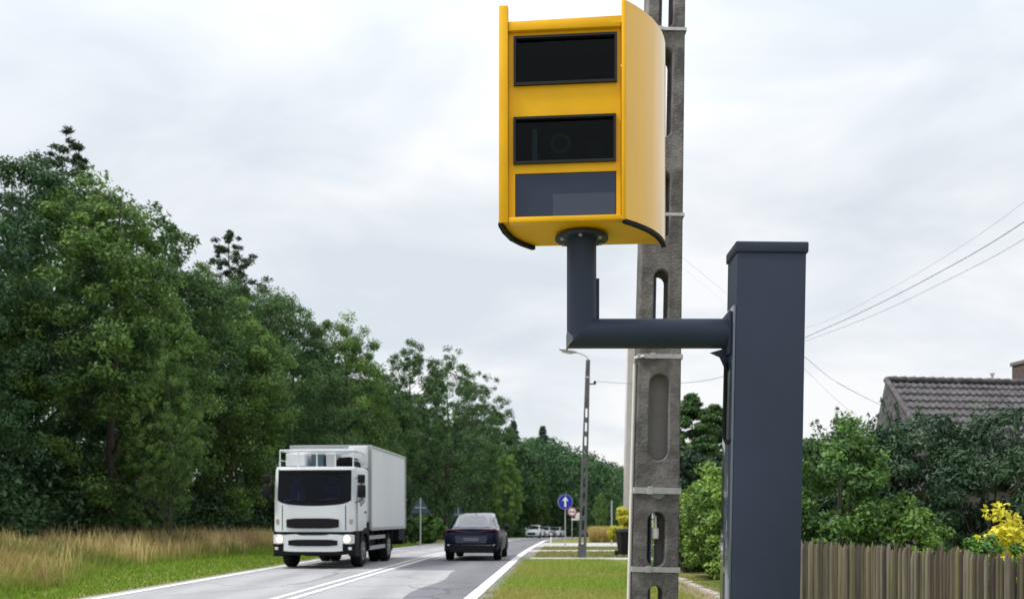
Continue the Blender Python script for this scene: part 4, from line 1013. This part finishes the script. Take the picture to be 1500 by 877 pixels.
    for y in (.38, 1.0, 1.7):
        mb.tube([(-1.1, y, z1), (1.1, y, z1)], .03, 6)
    for sx in (-1.1, 1.08): mb.tube([(sx, .38, z1), (sx, 1.7, z1)], .025, 6); mb.tube([(sx, 1.7, z0), (sx, 1.7, z1)], .022, 6); mb.tube([(sx, .38, z0 + .2), (sx, 1.7, z0 + .2)], .015, 6)
    rk = mb.build('roof_rack', M['white'], t, smooth=50)
    MB().box(-1.0, -.42, .6, 1.5, z0 + .04, z1 - .07, .02).build('rack_crate', M['white2'], rk)
    MB().box(-.30, .08, .8, 1.5, z0 + .04, z1 - .08, .02).build('rack_crate', M['signback'], rk)
    MB().box(.16, .46, .8, 1.5, z0 + .04, z1 - .06, .02).build('rack_crate', M['rackgrey'], rk)
    mb = MB(); mb.loft([[(x, .5 + .3 * (1 - q), z0 + h * q) for q in (0, .4, .8, 1)] + [(x, 1.5, z0 + h), (x, 1.5, z0)] for x, h in ((.50, .12), (.62, .28), (.95, .30), (1.04, .12))]); mb.build('wind_deflector', M['chassis'], t, smooth=40)
    # box body
    z0, z1 = 1.14, 3.70; y0, y1 = 1.95, 7.75
    bxo = MB().box(-1.25, 1.25, y0, y1, z0, z1, .015).build('box_body', M['white2'], t)
    mb = MB()
    for x in (-1.25, 1.25):
        for y in (y0, y1): mb.box(x - .035, x + .035, y - .035, y + .035, z0 - .02, z1 + .012, .01)
        mb.box(x - .03, x + .03, y0 + .04, y1 - .04, z1 - .05, z1 + .014, .008); mb.box(x - .03, x + .03, y0 + .04, y1 - .04, z0 - .06, z0 + .05, .008)
    for y in (y0, y1): mb.box(-1.2, 1.2, y - .028, y + .028, z1 - .05, z1 + .013, .008)
    mb.build('corner_trim', M['rackgrey'], bxo)
    MB().box(.62, 1.20, y0 - .30, y0 - .03, 2.98, 3.66, .04).build('cooling_unit', M['white'], bxo, smooth=40)
    mb = MB()
    for sx in (-.42, .42): mb.box(sx - .05, sx + .05, .5, 7.7, .72, .98)
    for y in np.arange(1.9, 7.7, .8): mb.box(-1.15, 1.15, y, y + .08, .98, 1.13)
    mb.tube([(-.9, 1.28, .5), (.9, 1.28, .5)], .08, 8); mb.tube([(-.9, 5.15, .5), (.9, 5.15, .5)], .1, 8); mb.box(-.2, .45, 4.9, 5.4, .32, .7, .08); mb.box(-.35, .35, .3, 1.1, .36, .8, .03)
    mb.build('chassis', M['chassis'], t)
    MB().box(-1.14, -.62, 2.6, 4.0, .48, 1.0, .06).build('fuel_tank', M['rackgrey'], t, smooth=40)
    MB().box(.62, 1.05, 2.5, 3.5, .5, 1.0, .03).build('battery_box', M['chassis'], t)
    mb = MB(); mb.box(-1.2, 1.2, 7.62, 7.74, .50, .64, .01); mb.box(.8, 1.24, 6.6, 7.74, .66, 1.10, .03); mb.build('tail_lift', M['chassis'], t)
truck()

def car(name, label, group, loc, rz, paint, s=1., hz=1., front_on=False, detail=True):
    """coupe-roofed car, rear bumper at local y=0, nose at y=4.85"""
    t = thing(name, label, 'car', loc, (0, 0, rz), group); t.scale = (s, s, s * hz)
    Yst = [0, .06, .22, .55, 1.0, 2.5, 3.6, 4.25, 4.65, 4.82, 4.88]
    hwid = [.74, .86, .94, .965, .97, .965, .96, .93, .86, .76, .62]
    ztop = [.92, 1.00, 1.06, 1.06, 1.05, 1.02, 1.01, .95, .87, .78, .70]
    zbot = [.40, .34, .28, .25, .24, .23, .23, .24, .26, .30, .36]
    mb = MB(); secs = []
    for y, w_, z1, z0 in zip(Yst, hwid, ztop, zbot):
        hp = [(0, z0), (.8 * w_, z0), (.95 * w_, z0 + .10), (w_, .52), (w_ * .995, .70), (w_ * .965, z1 - .12), (w_ * .90, z1 - .02), (.5 * w_, z1 + .012), (0, z1 + .02)]
        full = [(x, y, z) for x, z in hp] + [(-x, y, z) for x, z in reversed(hp[1:-1])]
        secs.append(full)
    mb.loft(secs); body = mb.build('body', paint, t, smooth=50)
    # greenhouse
    Yg = [.20, .55, 1.0, 1.5, 2.1, 2.6, 3.0, 3.35, 3.75]
    zg = [1.065, 1.24, 1.43, 1.555, 1.61, 1.60, 1.53, 1.33, 1.02]
    wb = [.74, .80, .83, .85, .86, .86, .86, .85, .80]; wt = [.70, .63, .60, .60, .61, .61, .62, .68, .76]
    zb_ = 1.0
    def gsec(y, off=0.):
        zt_ = float(np.interp(y, Yg, zg)) + off; b_ = float(np.interp(y, Yg, wb)) + off; t_ = float(np.interp(y, Yg, wt)) + off * .5
        return b_, t_, zt_
    mb = MB(); secs = []
    for y in Yg:
        b_, t_, z_ = gsec(y)
        hp = [(b_, zb_), (t_ + .02, z_ - .045), (t_ - .05, z_ - .005), (t_ * .5, z_ + .012), (0, z_ + .016)]
        secs.append([(x, y, z) for x, z in hp] + [(-x, y, z) for x, z in reversed(hp[:-1])])
    mb.loft(secs); cabn = mb.build('cabin', M['navy_roof'] if detail else paint, t, smooth=50)
    def glass_top(nm, ya, yb, mt_, n=6):
        mb = MB(); secs = []
        for i in range(n + 1):
            y = ya + (yb - ya) * i / n; b_, t_, z_ = gsec(y)
            secs.append([(x * t_, y, z_ + .010 + .016 * (1 - abs(x)) ) for x in (-.93, -.5, 0, .5, .93)])
        mb.loft(secs, cap=False, closed=False)
        bmesh.ops.solidify(mb.bm, geom=list(mb.bm.faces), thickness=.006)
        return mb.build(nm, mt_, cabn, smooth=60)
    glass_top('rear_window', .30, 1.42, M['skyglass']); glass_top('windscreen', 2.98, 3.66, M['carglass'])
    for sx in (-1, 1):
        mb = MB(); up, lo = [], []
        for y in np.linspace(.75, 3.35, 9):
            b_, t_, z_ = gsec(y); zz0, zz1 = 1.07, z_ - .085
            if zz1 < zz0 + .02: zz1 = zz0 + .02
            f = lambda z: b_ + (t_ + .02 - b_) * (z - zb_) / (z_ - .045 - zb_) + .006
            lo.append((sx * f(zz0), y, zz0)); up.append((sx * f(zz1), y, zz1))
        mb.loft([[a, b] for a, b in zip(lo, up)], cap=False, closed=False); mb.build('side_window', M['carglass'], cabn)
        wheel(t, sx * .83, .92, .36, .25, sx); wheel(t, sx * .83, 3.85, .36, .25, sx)
        mb = MB(); mb.box(sx * 1.02 - .09, sx * 1.02 + .09, 3.0, 3.16, 1.02, 1.16, .03); mb.build('wing_mirror', paint, cabn, smooth=40)
        for yw in (.92, 3.85):
            mb = MB(); mb.prism([(sx * .95, yw + .43 * math.cos(a), .37 + .43 * math.sin(a)) for a in np.linspace(-.15, math.pi + .15, 16)], (sx * .028, 0, 0)); mb.build('wheel_arch', M['black'], body)
        # lamps
        mb = MB(); mb.prism([(sx * .56, 4.70, .72), (sx * .90, 4.45, .78), (sx * .90, 4.45, .88), (sx * .56, 4.74, .83)], (0, .09, 0)); mb.build('headlight', M['headlamp_off'] if not front_on else M['headlamp'], body)
        mb = MB(); mb.prism([(sx * .30, -.004, .965), (sx * .80, .03, .95), (sx * .93, .22, .955), (sx * .93, .22, 1.00), (sx * .80, .03, 1.01), (sx * .30, -.004, .99)], (0, .03, 0)); mb.build('tail_light', M['red'], body)
    mb = MB(); mb.box(-.5, .5, 4.78, 4.90, .42, .72, .03); mb.build('grille', M['black'], body)
    if detail:
        mb = MB(); mb.loft([[(x, .02 + .10 * abs(x) , 1.045 - .02 * abs(x)), (x, .30, 1.085 - .02 * abs(x)), (x, .30, 1.055 - .03 * abs(x)), (x, .05 + .10 * abs(x), 1.02 - .02 * abs(x))] for x in (-.84, -.5, 0, .5, .84)]); mb.build('spoiler', M['black'], body)
        mb = MB(); mb.prism([(-.52, -.006, .60), (.52, -.006, .60), (.56, -.006, .84), (-.56, -.006, .84)], (0, .05, 0)); pr = mb.build('plate_recess', mat('recess_blue', (.02, .028, .05), .35), body)
        mb = MB(); mb.box(-.26, .26, -.018, -.008, .66, .77, .004); mb.build('number_plate', mat('dull_plate', (.10, .115, .14), .4), pr)
        mb = MB(); mb.prism([(-.80, .0, .52), (.80, .0, .52), (.82, .0, .55), (-.82, .0, .55)], (0, .04, 0)); mb.build('bumper_trim', M['bright'], body)
        mb = MB(); mb.prism([(-.72, -.01, .30), (.72, -.01, .30), (.80, -.01, .50), (-.80, -.01, .50)], (0, .1, 0)); mb.build('rear_diffuser', M['black'], body)
        mb = MB(); mb.prism([(0, 1.62, 1.60), (0, 1.86, 1.62), (0, 1.70, 1.70), (0, 1.64, 1.70)], (.015, 0, 0)); mb.build('antenna', M['black'], cabn)
    return t
car('navy_car', 'dark navy coupe style car seen from behind in the right lane', None, (X(690, 32.4), 32.4, .014), R(-3.6), M['navy'], s=1.0, hz=1.02)
GC = 'oncoming cars in the far bend'
for px, Y, paint, s, hz, lab in ((790, 124, M['white_car'], 1.0, 1.02, 'pale car leading the three far cars, leftmost'), (806, 132, M['silver_car'], .97, .96, 'greyish car in the middle of the three far cars'), (822, 139, M['white_car'], .95, .95, 'small white car at the back of the three far cars, below the blue sign')):
    dx = (float(road_r(Y + 1)) - float(road_r(Y - 1))) / 2
    x = X(px, Y); car('far_car', lab, GC, (x, Y + 2, float(g(Y)) + .012), R(180) - math.atan(dx), paint, s, hz, detail=False)

# ------------------------------------------------------------------ signs and small things
def disc(mb, c, r, y0, y1, seg=32): mb.tube([(c[0], y0, c[1]), (c[0], y1, c[1])], r, seg)
def blue_sign():
    Y = 56.; gz = float(g(Y)); t = thing('blue_sign', 'round blue road sign with a white upward arrow on a thin post', 'road sign', (X(828, Y), Y, gz), (0, 0, 0))
    zc = Z(734.5, Y) - gz; r = .42
    MB().tube([(0, .06, -.2), (0, .06, zc + .3)], .035, 10).build('post', M['galv'], t, smooth=50)
    mb = MB(); disc(mb, (0, zc), r, -.01, .02); f = mb.build('sign_face', M['bluesign'], t, smooth=40)
    mb = MB(); disc(mb, (0, zc), r + .015, .0, .03); mb.build('sign_rim', M['whitesign'], f, smooth=40)
    mb = MB(); mb.prism([(-.055, -.018, zc - .30), (.055, -.018, zc - .30), (.055, -.018, zc + .06), (.19, -.018, zc + .06), (0, -.018, zc + .32), (-.19, -.018, zc + .06), (-.055, -.018, zc + .06)], (0, .006, 0)); mb.build('arrow', M['whitesign'], f)
blue_sign()
def red_sign():
    Y = 75.; gz = float(g(Y)); t = thing('red_ring_sign', 'small round sign with red ring and plates on two posts behind the blue sign', 'road sign', (X(838, Y), Y, gz))
    zc = Z(749, Y) - gz
    MB().tube([(0, .06, -.2), (0, .06, zc + .1)], .035, 8).build('post', M['galv'], t); MB().tube([(.62, .06, -.2), (.62, .06, Z(753, Y) - gz)], .035, 8).build('post', M['galv'], t)
    mb = MB(); disc(mb, (0, zc), .37, -.01, .02); f = mb.build('sign_face', M['redsign'], t, smooth=40)
    mb = MB(); disc(mb, (0, zc), .27, -.018, -.01); mb.build('sign_centre', M['whitesign'], f, smooth=40)
    mb = MB(); mb.box(-.2, -.03, -.026, -.018, zc - .05, zc + .05); mb.box(.03, .2, -.026, -.018, zc - .05, zc + .05); mb.build('symbol', M['chassis'], f)
    zq = Z(755, Y) - gz; mb = MB(); disc(mb, (.50, zq), .27, .0, .03); mb.build('second_face', M['whitesign'], t, smooth=40)
    MB().box(-.05, .70, .02, .05, Z(761.5, Y) - gz, Z(758.5, Y) - gz).build('cross_plate', M['whitesign'], t)
red_sign()
def tri_sign(px, py, Y, lab, sz=1.0):
    gz = float(gx(X(px, Y), Y)); t = thing('warning_sign', lab, 'road sign', (X(px, Y), Y, gz), (0, 0, R(4)), 'warning signs seen from behind')
    zt = Z(py, Y) - gz
    MB().tube([(0, -.05, -.2), (0, -.05, zt - .1)], .035, 8).build('post', M['galv'], t)
    mb = MB(); h = .86 * sz
    mb.prism([(-.03, 0, zt), (.03, 0, zt), (.5 * sz, 0, zt - h + .04), (.47 * sz, 0, zt - h), (-.47 * sz, 0, zt - h), (-.5 * sz, 0, zt - h + .04)], (0, .03, 0)); f = mb.build('sign_back', M['signback'], t)
    MB().box(-.3, .3, -.03, -.004, zt - .62, zt - .57).build('bracket', M['galv'], f)
tri_sign(616, 727, 52, 'grey back of a triangular sign on a post between truck and navy car', 1.05)
tri_sign(671, 741, 72, 'bluish back of a triangular sign just above the roof of the navy car', 1.0)
def delineator(px, Y, h, lab, r=.06):
    x = X(px, Y); t = thing('marker_post', lab, 'marker post', (x, Y, float(g(Y))), (0, 0, 0), 'roadside marker posts')
    MB().tube([(0, 0, -.1), (0, 0, h * .9), (0, 0, h)], [r, r, r * .5], 8).build('post_body', M['whitesign'], t)
    MB().box(-r * 1.02, r * 1.02, -r * 1.05, -r * .4, h * .68, h * .82).build('reflector', M['black'], t)
delineator(770, 128, 1.35, 'white marker post left of the three far cars', .085)
delineator(807, 61, .75, 'short white marker post on the right verge below the far cars', .045)
def thin_pole():
    Y = 62; x = X(896, Y); t = thing('thin_post', 'thin pale metal post left of the pale concrete pole', 'post', (x, Y, float(g(Y))))
    MB().tube([(0, 0, -.2), (0, 0, Z(735, Y) - float(g(Y)))], .045, 8).build('shaft', M['galv'], t); MB().tube([(0, 0, Z(735, Y) - float(g(Y))), (0, 0, Z(733, Y) - float(g(Y)))], .06, 8).build('cap', M['galv'], t)
thin_pole()
def wheelie_bin():
    Y = 36.6; t = thing('wheelie_bin', 'black wheelie bin standing left of the concrete pole', 'bin', (X(916, Y), Y, .0), (0, 0, R(10)))
    mb = MB(); mb.loft([[(sx * w_, sy * d_, z) for sx, sy in ((-1, -1), (1, -1), (1, 1), (-1, 1))] for w_, d_, z in ((.22, .24, .08), (.28, .34, .92))]); mb.build('body', M['bin'], t)
    mb = MB(); mb.loft([[(sx * w_, sy * d_ + .02, z) for sx, sy in ((-1, -1), (1, -1), (1, 1), (-1, 1))] for w_, d_, z in ((.31, .38, .90), (.31, .38, .96), (.24, .28, 1.05))]); mb.build('lid', M['bin'], t)
    for sx in (-1, 1): MB().tube([(sx * .27, .22, .12), (sx * .33, .22, .12)], .12, 14).build('wheel', M['tyre'], t)
    MB().tube([(-.25, .42, .88), (.25, .42, .88)], .02, 6).build('handle', M['bin'], t)
wheelie_bin()
